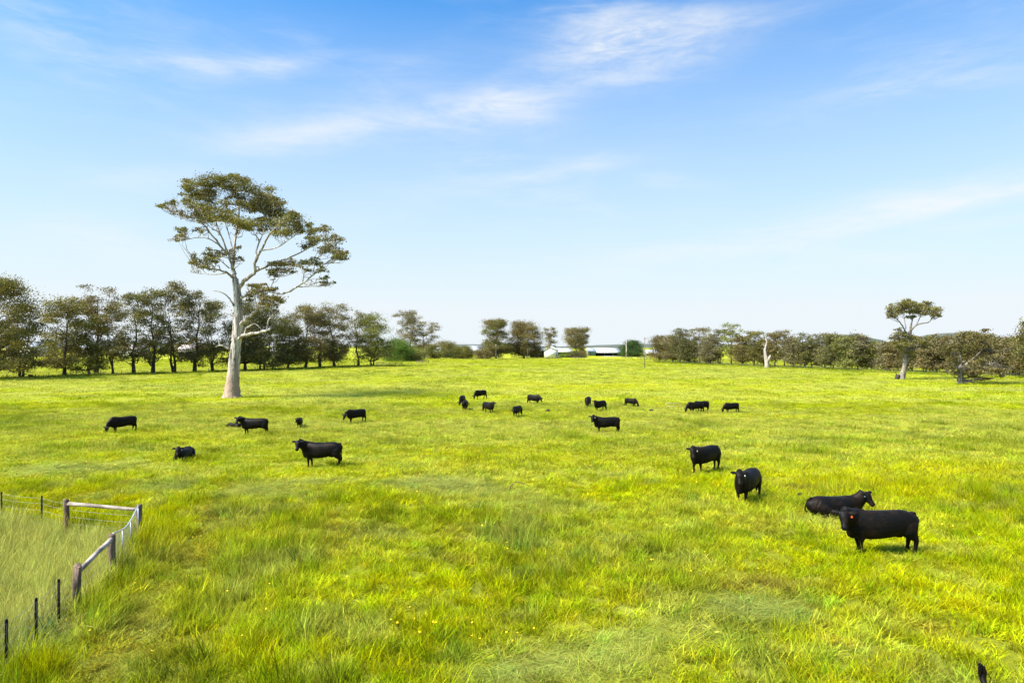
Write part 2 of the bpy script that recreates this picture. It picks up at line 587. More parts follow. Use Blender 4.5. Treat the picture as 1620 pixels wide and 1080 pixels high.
def paddock(x, y):
    """colour of the sward, its height factor and how far it is lodged"""
    x = np.asarray(x, float); y = np.asarray(y, float)
    far = np.clip((y - 25) / 70, 0, 1)
    wx = x + 3 * (fbm(x / 6, y / 6, 40, 2) - .5); wy = y + 3 * (fbm(x / 6, y / 6, 41, 2) - .5)
    n_big = fbm(wx / 16, wy / 22, 11, 4)
    n_mid = fbm(wx / 4.5, wy / 5.5, 21, 4)
    n_sm = fbm(x / 1.3, y / 1.5, 31, 3)
    col = np.tile(LUSH, (len(x), 1))
    col = lerp(col, YEL, np.clip((n_big - 0.44) * 5, 0, 1) * (0.8 - 0.45 * far))
    # pale seeding bands, commoner with distance
    p = np.clip((fbm(wx / 14, wy / 9, 51, 4) - 0.50 + 0.10 * np.clip((y - 30) / 25, 0, 1)) * 6, 0, 1)
    col = lerp(col, PALE, p * (0.22 + 0.5 * far))
    band = np.exp(-((y - 62) / 16) ** 2) + 0.75 * np.exp(-((y - 190) / 80) ** 2)
    col = lerp(col, PALE, np.clip(band * 0.45, 0, 0.6))
    deep = np.clip((n_mid - 0.57) * 7, 0, 1)
    col = lerp(col, DEEP, deep * (0.75 - 0.35 * far))
    col = lerp(col, DEEP, np.clip((n_sm - 0.54) * 6, 0, 1) * 0.65 * (1 - 0.5 * far))
    pl = np.clip((fbm(wx / 1.7, wy / 1.5, 81, 3) - 0.57) * 8, 0, 1)
    col = lerp(col, PALE * np.array([.95, .97, 1.2]), pl * 0.42)
    brown = np.clip((fbm(wx / 3.2, wy / 3.0, 61, 4) - 0.66) * 9, 0, 1)
    col = lerp(col, BROWN, brown * 0.25)
    ins = inside_corner(x, y)
    col = lerp(col, np.array([0.45, 0.46, 0.115]), ins * np.clip(1.25 - 2.2 * np.abs(n_mid - .42), 0.45, 0.95) * np.clip((y - 12.0) / 4 + n_mid * .6, 0.1, 1))
    lod = np.zeros(len(x))
    for (px, row, rx, ry, a) in [(900, 1025, 2.0, 1.1, 1), (1000, 1000, 1.6, .8, .8), (1150, 965, 1.5, .9, .8), (690, 772, 3.6, 2.0, .9), (800, 790, 3, 1.6, .5),
                                 (110, 742, 3.5, 2.2, .9), (400, 785, 2.6, 1.8, .8), (250, 775, 2.5, 1.6, .7), (820, 1060, 1.4, .6, .9),
                                 (1250, 700, 6, 3, .4), (450, 770, 2.5, 1.6, .5), (40, 1010, .9, .9, .7), (1020, 890, 1.6, 1.4, .35)]:
        lod = np.maximum(lod, a * patch(wx, wy, px, row, rx, ry))
    lod = np.clip(lod * 1.5 * (0.4 + 1.2 * n_sm) - 0.15, 0, 1)
    col = lerp(col, BLUE, lod * 0.6)
    for (px, row, rx, ry, a) in [(1350, 765, 5, 3, .9), (1000, 612, 30, 14, .7), (240, 690, 10, 5, .6), (1480, 745, 5, 4, .7), (830, 720, 6, 5, .5), (1250, 630, 20, 10, .5), (1400, 950, 4, 2, .6)]:
        col = lerp(col, YEL, a * patch(wx, wy, px, row, rx, ry) * (1 - lod) * (1 - .4 * far))
    for (px, row, rx, ry, a) in [(1240, 777, 1.4, .7, .8), (1160, 930, 1.2, .7, .8), (270, 880, .8, 1.0, .6), (700, 875, .5, .3, .7), (520, 845, .8, .4, .5)]:
        col = lerp(col, BROWN, a * patch(wx, wy, px, row, rx, ry))
    tr = trail(x, y) * (1 - ins)
    col = lerp(col, BROWN * 0.8 + DEEP * 0.3, tr * 0.6)
    hf = 0.30 + 1.1 * n_mid * (0.25 + 1.5 * n_sm)
    nearf = np.exp(-((np.interp(y, [8, 14.0, 17.27, 20.2, 23.76, 30], [-9.2, -10.35, -11.0, -11.84, -12.98, -14]) - x + .3) / 1.2) ** 2) * (y < 25)
    hf = hf * (1 + .25 * nearf + .5 * np.exp(-((x - PD[0]) ** 2 + (y - PD[1] + .5) ** 2) / 1.2))
    hf = hf * (1 - 0.45 * lod) * (1 - 0.7 * tr) + 0.25 * ins
    hf = hf * (1 - 0.35 * brown)
    hf = hf * (1 + 0.55 * np.clip((-x - 3) / 5, 0, 1) * np.clip((30 - y) / 8, 0, 1))
    # the grazed middle distance is shorter
    hf = hf * np.interp(y, [0, 28, 45, 100, 300], [0.86, 0.86, 0.8, 0.8, 0.9])
    return np.clip(col, 0.004, 1), np.clip(hf, 0.20, 2.2), lod


def make_ground():
    ys = np.concatenate([np.arange(-40, 70, 1.0), np.arange(70, 160, 2.0), np.arange(160, 480, 5.0), np.geomspace(480, 7000, 40)])
    xp = np.concatenate([np.arange(0, 40, 1.0), np.arange(40, 100, 2.5), np.arange(100, 300, 8), np.geomspace(300, 6000, 28)])
    xs = np.concatenate([-xp[:0:-1], xp])
    Xg, Yg = np.meshgrid(xs, ys)
    x, y = Xg.ravel(), Yg.ravel()
    V = np.stack([x, y, height(x, y)], 1)
    nx, ny = len(xs), len(ys)
    i = np.arange(nx - 1); j = np.arange(ny - 1)
    I, J = np.meshgrid(i, j)
    a = (J * nx + I).ravel()
    q = np.stack([a, a + 1, a + nx + 1, a + nx], 1)
    col, _, _ = paddock(x, y)
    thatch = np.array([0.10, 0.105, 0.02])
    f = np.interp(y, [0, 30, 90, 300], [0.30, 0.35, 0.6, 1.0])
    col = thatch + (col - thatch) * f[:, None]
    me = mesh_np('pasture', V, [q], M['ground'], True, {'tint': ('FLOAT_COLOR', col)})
    o = link('pasture', me)
    tag(o, 'gently rolling green pasture reaching to the tree lines', 'pasture', kind='structure')


make_ground()


# ------------------------------------------------------------------ grass
def tuft(name, seed, n, rad, h, w, bend, lean, heads=0.0, flat=0.0):
    r = np.random.default_rng(seed)
    a = r.uniform(0, 2 * np.pi, n); rr = rad * np.sqrt(r.uniform(0, 1, n))
    base = np.stack([rr * np.cos(a), rr * np.sin(a), np.full(n, -0.03)], 1)
    la = r.normal(0.0, 0.9, n) + r.choice([0, np.pi], n, p=[.8, .2])
    dirv = np.stack([np.cos(la), np.sin(la), np.zeros(n)], 1) + 0.35 * base / rad * np.array([1, 1, 0])
    H = h * r.uniform(0.45, 1.15, n)
    B = bend * r.uniform(0.3, 1.4, n)
    fa = r.uniform(0, np.pi, n)
    side = np.stack([np.cos(fa), np.sin(fa), np.zeros(n)], 1)
    ishead = r.uniform(0, 1, n) < heads
    ww = w * r.uniform(0.6, 1.25, n) * np.where(ishead, 0.45, 1.0)
    H = H * np.where(ishead, 1.35, 1.0)
    ts = np.array([0, 0.38, 0.72, 1.0]); wf = np.array([0.8, 1.0, 0.62, 0.06])
    V = []; R = []; HD = []
    rnd = r.uniform(0, 1, n)
    for t, f in zip(ts, wf):
        z = H * (t * (1 - flat) - 0.32 * B * t * t)
        p = base + dirv * (H * (lean * t + B * t * t * 0.75 + flat * t * 0.9))[:, None] + np.stack([0 * z, 0 * z, z], 1)
        f_ = np.where(ishead & (t > 0.7) & (t < 0.99), 2.4, f)
        V += [p - side * (ww * f_ / 2)[:, None], p + side * (ww * f_ / 2)[:, None]]
        R += [rnd, rnd]
        hd = np.where(ishead, 1.0 if t > 0.6 else 0.35, 0.0)
        HD += [hd, hd]
    V = np.stack(V, 1).reshape(-1, 3)
    R = np.stack(R, 1).ravel(); HD = np.stack(HD, 1).ravel()
    b = np.arange(n) * 8
    q = np.concatenate([np.stack([b + 2 * i, b + 2 * i + 1, b + 2 * i + 3, b + 2 * i + 2], 1) for i in range(3)])
    me = mesh_np(name, V, [q], M['grass'], True, {'rnd': ('FLOAT', R), 'seedhead': ('FLOAT', HD)})
    return bpy.data.objects.new(name, me)


def scatter_object(name, P, rot, scl, var, tint, protos):
    """one object whose points carry instanced tufts"""
    col = bpy.data.collections.new(name + '_tufts')
    for p in protos:
        col.objects.link(p)
    me = bpy.data.meshes.new(name)
    me.vertices.add(len(P))
    me.vertices.foreach_set('co', np.asarray(P, np.float32).ravel())

    def att(n, typ, key, data):
        a = me.attributes.new(n, typ, 'POINT')
        a.data.foreach_set(key, np.ascontiguousarray(data).ravel())
    att('rot', 'FLOAT_VECTOR', 'vector', np.asarray(rot, np.float32))
    att('scl', 'FLOAT_VECTOR', 'vector', np.asarray(scl, np.float32))
    att('var', 'INT', 'value', np.asarray(var, np.int32))
    t4 = np.ones((len(P), 4), np.float32); t4[:, :3] = tint
    att('tint', 'FLOAT_COLOR', 'color', t4)
    me.materials.append(protos[0].data.materials[0])
    o = link(name, me)
    g = bpy.data.node_groups.new(name + '_scatter', 'GeometryNodeTree')
    g.interface.new_socket('Geometry', in_out='INPUT', socket_type='NodeSocketGeometry')
    g.interface.new_socket('Geometry', in_out='OUTPUT', socket_type='NodeSocketGeometry')
    n = g.nodes; l = g.links
    gi = n.new('NodeGroupInput'); go = n.new('NodeGroupOutput')
    ci = n.new('GeometryNodeCollectionInfo')
    ci.inputs[0].default_value = col
    ci.inputs['Separate Children'].default_value = True
    ci.inputs['Reset Children'].default_value = True
    m2p = n.new('GeometryNodeMeshToPoints')
    iop = n.new('GeometryNodeInstanceOnPoints')
    iop.inputs['Pick Instance'].default_value = True

    def na(nm, dt):
        a = n.new('GeometryNodeInputNamedAttribute')
        a.data_type = dt
        a.inputs[0].default_value = nm
        return a.outputs[0]
    l.new(gi.outputs[0], m2p.inputs['Mesh'])
    l.new(m2p.outputs[0], iop.inputs['Points'])
    l.new(ci.outputs[0], iop.inputs['Instance'])
    l.new(na('var', 'INT'), iop.inputs['Instance Index'])
    l.new(na('rot', 'FLOAT_VECTOR'), iop.inputs['Rotation'])
    l.new(na('scl', 'FLOAT_VECTOR'), iop.inputs['Scale'])
    l.new(iop.outputs[0], go.inputs[0])
    md = o.modifiers.new('scatter', 'NODES')
    md.node_group = g
    return o


def zone_points(y0, y1, dens, seed, margin=5.0, slope=0.80):
    r = np.random.default_rng(seed)
    wmax = slope * y1 + margin
    n = int(2 * wmax * (y1 - y0) * dens)
    x = r.uniform(-wmax, wmax, n); y = r.uniform(y0, y1, n)
    k = np.abs(x) < slope * y + margin
    return x[k], y[k], r


ROWS = [[ground(-60, 600), ground(140, 595), ground(330, 589), ground(480, 583), ground(585, 579)],
        [ground(1030, 573), ground(1200, 581), ground(1400, 589), ground(1560, 596), ground(1660, 600)]]


def make_grass():
    # --- near sward
    prot = [tuft('tuft_a', 1, 44, .22, .42, .014, .5, .08), tuft('tuft_b', 2, 44, .20, .46, .015, .75, .12),
            tuft('tuft_c', 3, 34, .20, .36, .026, .75, .12), tuft('tuft_d', 4, 46, .22, .52, .014, .6, .15),
            tuft('tuft_e_seeding', 5, 44, .30, .46, .009, .5, .12, heads=.45), tuft('tuft_f_seeding', 6, 44, .30, .42, .009, .75, .18, heads=.55),
            tuft('tuft_g_lodged', 7, 54, .30, .55, .011, .9, .3, heads=.1, flat=.55), tuft('tuft_h_lodged', 8, 54, .32, .60, .010, .8, .25, heads=.25, flat=.65)]

    def assemble(name, y0, y1, dens, seed, protos, wide, label, zs=1.0):
        x, y, r = zone_points(y0, y1, dens, seed)
        rank_shade = np.zeros(len(x), bool)
        if y0 > 80:          # tall ungrazed grass below the two tree rows, their shade put into its dark tint
            ex, ey = [], []
            for line in ROWS:
                for (p, q) in zip(line[:-1], line[1:]):
                    m = int(math.hypot(q[0] - p[0], q[1] - p[1]) * 3.2)
                    t = r.uniform(0, 1, m)
                    ex.append(p[0] + (q[0] - p[0]) * t + r.normal(0, .9, m)); ey.append(p[1] + (q[1] - p[1]) * t + r.normal(0, .9, m))
            x = np.concatenate([x] + ex); y = np.concatenate([y] + ey)
            rank_shade = np.concatenate([rank_shade, np.ones(len(x) - len(rank_shade), bool)])
        col, hf, lod = paddock(x, y)
        col = np.where(rank_shade[:, None], DEEP * .9 + np.array([.03, .02, .004]), col)
        hf = np.where(rank_shade, 1.9, hf)
        ins = inside_corner(x, y)
        n = len(x)
        weed = r.uniform(0, 1, n) < .07
        col = np.where(weed[:, None], col * np.array([.60, .72, .7]), col)
        hf = hf * np.where(weed, 1.25, 1.0)
        col = col * r.uniform(0.62, 1.40, n)[:, None]
        hue = r.normal(0, .065, n)[:, None] * np.array([1.0, -0.35, 0])
        col = np.clip(col * (1 + hue), .002, .8)
        u = r.uniform(0, 1, n)
        seedp = np.clip(0.12 + 0.6 * ins + 0.5 * (col[:, 2] > 0.06), 0, 0.85)
        var = r.integers(0, 4, n)
        var = np.where(u < seedp, r.integers(4, 6, n), var)
        var = np.where(r.uniform(0, 1, n) < lod * 0.85, r.integers(6, 8, n), var)
        flow = (fbm(x / 7, y / 7, 91, 2) - 0.5) * 9 - 0.5
        rot = np.stack([r.normal(0, .12, n), r.normal(0, .12, n), flow + r.normal(0, 1.3, n)], 1)
        s = r.uniform(0.8, 1.2, n)
        tall = np.where(r.uniform(0, 1, n) < .22, r.uniform(1.2, 1.6, n), r.uniform(.6, 1.1, n))
        scl = np.stack([s * wide, s * wide, s * hf * zs * tall], 1)
        P = np.stack([x, y, height(x, y)], 1)
        o = scatter_object(name, P, rot, scl, var, col, protos)
        tag(o, label, 'grass', kind='stuff')

    assemble('long_grass', 8.5, 34, 18, 101, prot, 1.0, 'long lush yellow green grass and seeding tufts filling the foreground')
    mid = [tuft('mid_a', 11, 42, .42, .36, .020, .6, .1), tuft('mid_b', 12, 42, .40, .38, .022, .8, .15), tuft('mid_c', 13, 42, .42, .34, .019, .5, .1, heads=.1), tuft('mid_d', 14, 42, .4, .42, .022, .6, .15),
           tuft('mid_e', 15, 42, .45, .38, .018, .6, .1, heads=.4), tuft('mid_f', 16, 42, .45, .36, .018, .7, .1, heads=.5), tuft('mid_g', 17, 46, .45, .45, .02, .9, .3, flat=.5), tuft('mid_h', 18, 46, .45, .45, .02, .9, .3, flat=.6, heads=.2)]
    assemble('meadow_grass', 34, 92, 6.0, 102, mid, 1.05, 'grazed meadow grass in the middle of the paddock around the scattered cattle', 0.95)
    far = [tuft('far_%d' % i, 30 + i, 54, 1.1, .30, .05, .6, .1, heads=.2 if i > 3 else 0, flat=.4 if i > 5 else 0) for i in range(8)]
    assemble('far_grass', 92, 330, 0.62, 103, far, 1.15, 'short far grass running up to the tree lines', 0.9)


make_grass()


def make_flowers():
    # small yellow daisies: a ring of petals on a thin stem
    V = [[0, 0, 0.0]]; t = []; n = 8
    for i in range(n):
        a = 2 * math.pi * i / n
        V.append([0.026 * math.cos(a), 0.026 * math.sin(a), 0.006 * (1 if i % 2 else -1)])
    t = [[0, 1 + i, 1 + (i + 1) % n] for i in range(n)]
    me = mesh_np('daisy', V, [np.array(t)], M['flower'])
    p = bpy.data.objects.new('daisy', me)
    x, y, r = zone_points(9, 42, 3.2, 55)
    f = fbm(x / 2.2, y / 2.2, 71, 3)
    keep = (r.uniform(0, 1, len(x)) < np.clip((f - 0.52) * 2.2, 0.004, .6)) & (inside_corner(x, y) < .5)
    x, y = x[keep], y[keep]
    _, hf, lod = paddock(x, y)
    n = len(x)
    P = np.stack([x, y, height(x, y) + 0.33 * hf + r.uniform(-.04, .08, n)], 1)
    rot = np.stack([r.normal(-.2, .5, n), r.normal(0, .5, n), r.uniform(0, 6, n)], 1)
    s = r.uniform(.6, 1.25, n)
    o = scatter_object('wild_daisies', P, rot, np.stack([s, s, s], 1), np.zeros(n), np.ones((n, 3)), [p])
    tag(o, 'tiny yellow wildflowers dotted through the foreground grass', 'wildflowers', kind='stuff')


make_flowers()


# ------------------------------------------------------------------ trees
def leaves(clusters, size, per_m2, tints, r, droop=0.6, sub=7, cover=1.0):
    """clusters (cx,cy,cz,rx,ry,rz): leaf-sized rhombs gathered in lumps -> verts, quads, colours"""
    VV = []; CC = []
    for (cx, cy, cz, rx, ry, rz) in clusters:
        area = 4.2 * (rx * ry + rx * rz + ry * rz) / 3 * math.pi / 3
        n = max(24, int(area * per_m2 * cover * 1.7))
        k = max(3, int(sub * r.uniform(.7, 1.3)))
        u = r.normal(0, 1, (k, 3)); u /= np.linalg.norm(u, axis=1, keepdims=True)
        sc = u * r.uniform(.35, .95, (k, 1))
        sz = r.uniform(.24, .50, k)
        w = r.integers(0, k, n)
        p = sc[w] + r.normal(0, 1, (n, 3)) * sz[w][:, None] * np.array([1, 1, .65])
        p = p * np.array([rx, ry, rz]) + np.array([cx, cy, cz])
        d = r.normal(0, 1, (n, 3)); d[:, 2] -= droop * 1.6
        d /= np.linalg.norm(d, axis=1, keepdims=True)
        s = np.cross(d, r.normal(0, 1, (n, 3))); s /= np.linalg.norm(s, axis=1, keepdims=True) + 1e-9
        L = size * r.uniform(.6, 1.4, n)[:, None]; Wd = L * r.uniform(.45, .72, (n, 1))
        q = np.stack([p - d * L / 2, p + s * Wd / 2, p + d * L / 2, p - s * Wd / 2], 1)
        VV.append(q.reshape(-1, 3))
        t = np.array(tints)[r.integers(0, len(tints), k)][w] * (r.uniform(.75, 1.3) * r.uniform(.75, 1.25, (n, 1)))
        CC.append(np.repeat(t, 4, axis=0))
    V = np.concatenate(VV); Cc = np.concatenate(CC)
    q = np.arange(len(V)).reshape(-1, 4)
    return V, q, Cc


def bez(p0, p1, sag, n=5, r=None, jit=0.0):
    p0 = np.array(p0, float); p1 = np.array(p1, float)
    m = (p0 + p1) / 2 + np.array([0, 0, sag])
    t = np.linspace(0, 1, n)[:, None]
    P = (1 - t) ** 2 * p0 + 2 * t * (1 - t) * m + t ** 2 * p1
    if r is not None and jit:
        P[1:-1] += r.normal(0, jit, (n - 2, 3))
    return P


OLIVE = [(0.150, 0.138, 0.038), (0.118, 0.112, 0.032), (0.180, 0.155, 0.046), (0.130, 0.108, 0.034)]
BROWNISH = [(0.150, 0.112, 0.044), (0.115, 0.088, 0.036), (0.175, 0.130, 0.052), (0.130, 0.110, 0.036)]
GOLDEN = [(0.22, 0.175, 0.036), (0.175, 0.145, 0.038), (0.145, 0.125, 0.038), (0.25, 0.19, 0.03)]
DARKG = [(0.092, 0.090, 0.030), (0.105, 0.098, 0.034), (0.080, 0.074, 0.028)]
MIDG = [(0.150, 0.155, 0.038), (0.120, 0.128, 0.034), (0.185, 0.175, 0.044)]
BRIGHT = [(0.10, 0.18, 0.025), (0.085, 0.15, 0.022), (0.13, 0.20, 0.03)]
GREY = [(0.150, 0.130, 0.068), (0.125, 0.110, 0.058), (0.175, 0.148, 0.076)]
YG = [(0.19, 0.175, 0.035), (0.16, 0.155, 0.033), (0.13, 0.13, 0.03)]
LIGHTB = [(0.220, 0.170, 0.080), (0.175, 0.140, 0.068), (0.20, 0.165, 0.070)]


OLIVE, BROWNISH, DARKG, MIDG, GREY = [[tuple(v * 1.3 for v in c) for c in p] for p in (OLIVE, BROWNISH, DARKG, MIDG, GREY)]


def plain_tree_meshes(seed, H, Wd, base=0.22, ncl=16, cl=0.19, per=9.0, size=0.5, tints=OLIVE, shape='oval', bark='dark_bark', tr=None, multi=1, gap=0.0, flat=.75, wide=1.22):
    ncl = int(ncl * 1.7)
    size *= .72
    base *= .92
    per *= 1.35
    Wd *= wide
    """trunk mesh (trunk and limbs) and crown mesh (leaves) for one tree of height H and crown width Wd"""
    r = np.random.default_rng(seed)
    R = Wd / 2
    tr = tr or H * 0.02
    cls = []
    tries = 0
    while len(cls) < ncl and tries < 4000:
        tries += 1
        f = r.uniform(base, 1.0) if len(cls) > ncl * .13 else r.uniform(base, base + .22)
        t = (f - base) / (1 - base)
        if shape == 'oval':
            env = (math.sin(math.pi * min(1, 0.26 + 0.68 * t)) ** 0.6)
        elif shape == 'bushy':
            env = math.sqrt(max(0, 1 - max(0, (t - 0.35) / 0.65) ** 2))
        elif shape == 'flat':
            env = 0.35 + 0.65 * math.sin(math.pi * min(1, .12 + .62 * t ** .8))
        elif shape == 'pillar':
            env = 0.75 * (1 - 0.5 * t)
        elif shape == 'wispy':
            env = 0.5 + .5 * t
        else:
            env = 1
        a = r.uniform(0, 2 * math.pi)
        q = math.sqrt(r.uniform(0.05, 1)) * env
        cr = cl * Wd * r.uniform(.7, 1.35)
        x, y = q * max(0.2, R - cr * .7) * math.cos(a), q * max(0.2, R - cr * .7) * math.sin(a)
        z = min(f * H, H - cr * flat * 0.75)
        if gap and any((x - c[0]) ** 2 + (y - c[1]) ** 2 + (z - c[2]) ** 2 < (gap * (cr + c[3])) ** 2 for c in cls):
            continue
        cls.append((x, y, z, cr, cr, cr * flat))
    V, q, cc = leaves(cls, size, per, tints, r)
    crown = mesh_np('crown', V, [q], M['leaf'], False, {'tint': ('FLOAT_COLOR', cc)})
    g = Geo()
    lean = r.normal(0, 0.045, 2) * H
    stems = []
    for s in range(multi):
        o = r.normal(0, 0.14 * R * (multi > 1), 2)
        top = np.array([lean[0] + o[0] * 2, lean[1] + o[1] * 2, H * (.86 if multi == 1 else .7)])
        n = 7
        t = np.linspace(0, 1, n)
        P = np.stack([o[0] * .4 + (top[0]) * t ** 1.5, o[1] * .4 + top[1] * t ** 1.5, -0.3 + (top[2] + .3) * t], 1)
        P[1:-1, :2] += r.normal(0, .012 * H, (n - 2, 2))
        rad = tr * (1 - 0.86 * t) / math.sqrt(multi); rad[0] *= 1.45
        g.tube(P, rad, 7)
        stems.append((P, rad))
    for c in cls:
        P, rad = stems[r.integers(0, len(stems))]
        zt = max(H * 0.10, c[2] - (0.35 + .4 * r.uniform()) * math.hypot(c[0], c[1]) - .05 * H)
        zt = min(zt, H * .8)
        s0 = np.array([np.interp(zt, P[:, 2], P[:, i]) for i in range(2)] + [zt])
        rr = float(np.interp(zt, P[:, 2], rad)) * .5
        g.tube(bez(s0, c[:3], -0.04 * H, 5, r, .015 * H), np.linspace(max(rr, .05), .03, 5), 5, cap=False)
    trunk = g.mesh('trunk', M[bark], True)
    return trunk, crown


def place_tree(name, meshes, x, y, rz, label, cat, group=None, scale=(1, 1, 1)):
    e = empty(name, (x, y, gz(x, y)), rz)
    e.scale = scale
    link('trunk', meshes[0], e)
    link('crown', meshes[1], e)
    return tag(e, label, cat, group)


def px_tree(name, label, group, px, base_row, top_row, wpx, seed, cat='tree', d=None, rz=None, **kw):
    """a tree of its own, sized from the photograph: foot row, top row and crown width"""
    if d is None:
        x, y = ground(px, base_row)
    else:
        x, y = (px - CX) / F * d, d
    zt = CAMH + (HOR - top_row) / F * y
    H = zt - gz(x, y)
    Wd = wpx / F * y
    ms = plain_tree_meshes(seed, H, Wd, **kw)
    return place_tree(name, ms, x, y, 0.0, label, cat, group)


def custom_tree(name, label, cat, base, d, limbs, clusters, bark, tints, size, per, conv, seed, depth, group=None, dead_twigs=(), special=None, sub=7):
    """limbs: lists of (u,v,radius[,depth offset]) in drawing units; conv maps (u,v) to photo pixels"""
    r = np.random.default_rng(seed)
    bx, by = (conv(*base)[0] - CX) / F * d, d
    e = empty(name, (bx, by, gz(bx, by)))
    org = np.array(e.location)

    def P(u, v, dy=0.0):
        px, row = conv(u, v)
        p = at(px, row, d + dy)
        return np.array(p) - org
    g = Geo()
    nodes = []
    for li, L in enumerate(limbs):
        pts = np.array([P(p[0], p[1], p[3] if len(p) > 3 else 0.0) for p in L])
        rad = np.array([p[2] for p in L])
        # resample smoothly (Catmull-Rom)
        m = len(pts)
        out = []; ro = []
        for i in range(m - 1):
            p0 = pts[max(i - 1, 0)]; p1 = pts[i]; p2 = pts[i + 1]; p3 = pts[min(i + 2, m - 1)]
            for t in np.linspace(0, 1, 4, endpoint=False):
                out.append(0.5 * (2 * p1 + (p2 - p0) * t + (2 * p0 - 5 * p1 + 4 * p2 - p3) * t * t + (3 * p1 - p0 - 3 * p2 + p3) * t ** 3))
                ro.append(rad[i] + (rad[i + 1] - rad[i]) * t)
        out.append(pts[-1]); ro.append(rad[-1])
        out = np.array(out); ro = np.array(ro)
        if li == 0:
            out[0, 2] -= 0.3
        else:
            out[1:] += r.normal(0, 1, (len(out) - 1, 3)) * (0.25 * ro[1:, None])
        ro = ro * (.90 if li == 0 else .80)
        g.tube(out, ro, 18 if li == 0 else 8, wob=0.10, seed=li)
        nodes += [(p, q) for p, q in zip(out, ro)][3:]
    N = np.array([n[0] for n in nodes]); NR = np.array([n[1] for n in nodes])
    cls = []; ctint = []
    more = []
    for cdef in clusters:                     # loose satellites break up each pad of leaves
        for kk in range(2):
            a = r.uniform(0, 2 * math.pi)
            more.append((cdef[0] + cdef[2] * 1.05 * math.cos(a), cdef[1] + cdef[3] * 1.25 * math.sin(a), cdef[2] * .45, cdef[3] * .55) + tuple(cdef[4:]))
    clusters = list(clusters) + more
    for cdef in clusters:
        u, v, ru, rv = cdef[:4]
        # depth: sit near the depth of the limb below it, spread out
        c0 = P(u, v, 0)
        j = np.argmin(np.linalg.norm((N - c0) * np.array([1, .35, 1]), axis=1))
        dy = N[j][1] + r.normal(0, depth * .35)
        dy = cdef[4] if len(cdef) > 4 else dy
        c = P(u, v, dy)
        a = P(u + ru, v, dy); b = P(u, v - rv, dy)
        rx = abs(a[0] - c[0]); rz = abs(b[2] - c[2])
        cls.append((c[0], c[1], c[2], rx, max(rx * .9, rz), rz))
        # twigs from the nearest limbs into the cluster
        for kk in range(3):
            tgt = c + r.normal(0, .45, 3) * np.array([rx, rx, rz])
            D = np.linalg.norm(N - tgt, axis=1) + np.where(N[:, 2] > tgt[2] - .1, 3.0, 0) + r.uniform(0, 2.5, len(N))
            j = np.argmin(D)
            r0 = max(0.04, min(NR[j] * .6, .05 + .012 * np.linalg.norm(N[j] - tgt)))
            n = 6
            pb = bez(N[j], tgt, -0.08 * np.linalg.norm(N[j] - tgt), n, r, .18)
            g.tube(pb, np.linspace(r0, .022, n), 5, cap=False)
    for (a, b) in dead_twigs:
        g.tube(bez(P(*a), P(*b), .1, 5, r, .12), np.linspace(.07, .02, 5), 5)
    link('trunk', g.mesh('trunk', M[bark], True), e)
    gold = [i for i, cdef in enumerate(clusters) if len(cdef) > 5]
    main = [c for i, c in enumerate(cls) if i not in gold]
    V, q, cc = leaves(main, size, per, tints, r, sub=sub)
    if gold:
        V2, q2, c2 = leaves([cls[i] for i in gold], size, per * .8, GOLDEN, r, sub=sub)
        q = np.concatenate([q, q2 + len(V)]); V = np.concatenate([V, V2]); cc = np.concatenate([cc, c2])
    link('crown', mesh_np('crown', V, [q], M['leaf'], False, {'tint': ('FLOAT_COLOR', cc)}), e)
    return tag(e, label, cat, group)


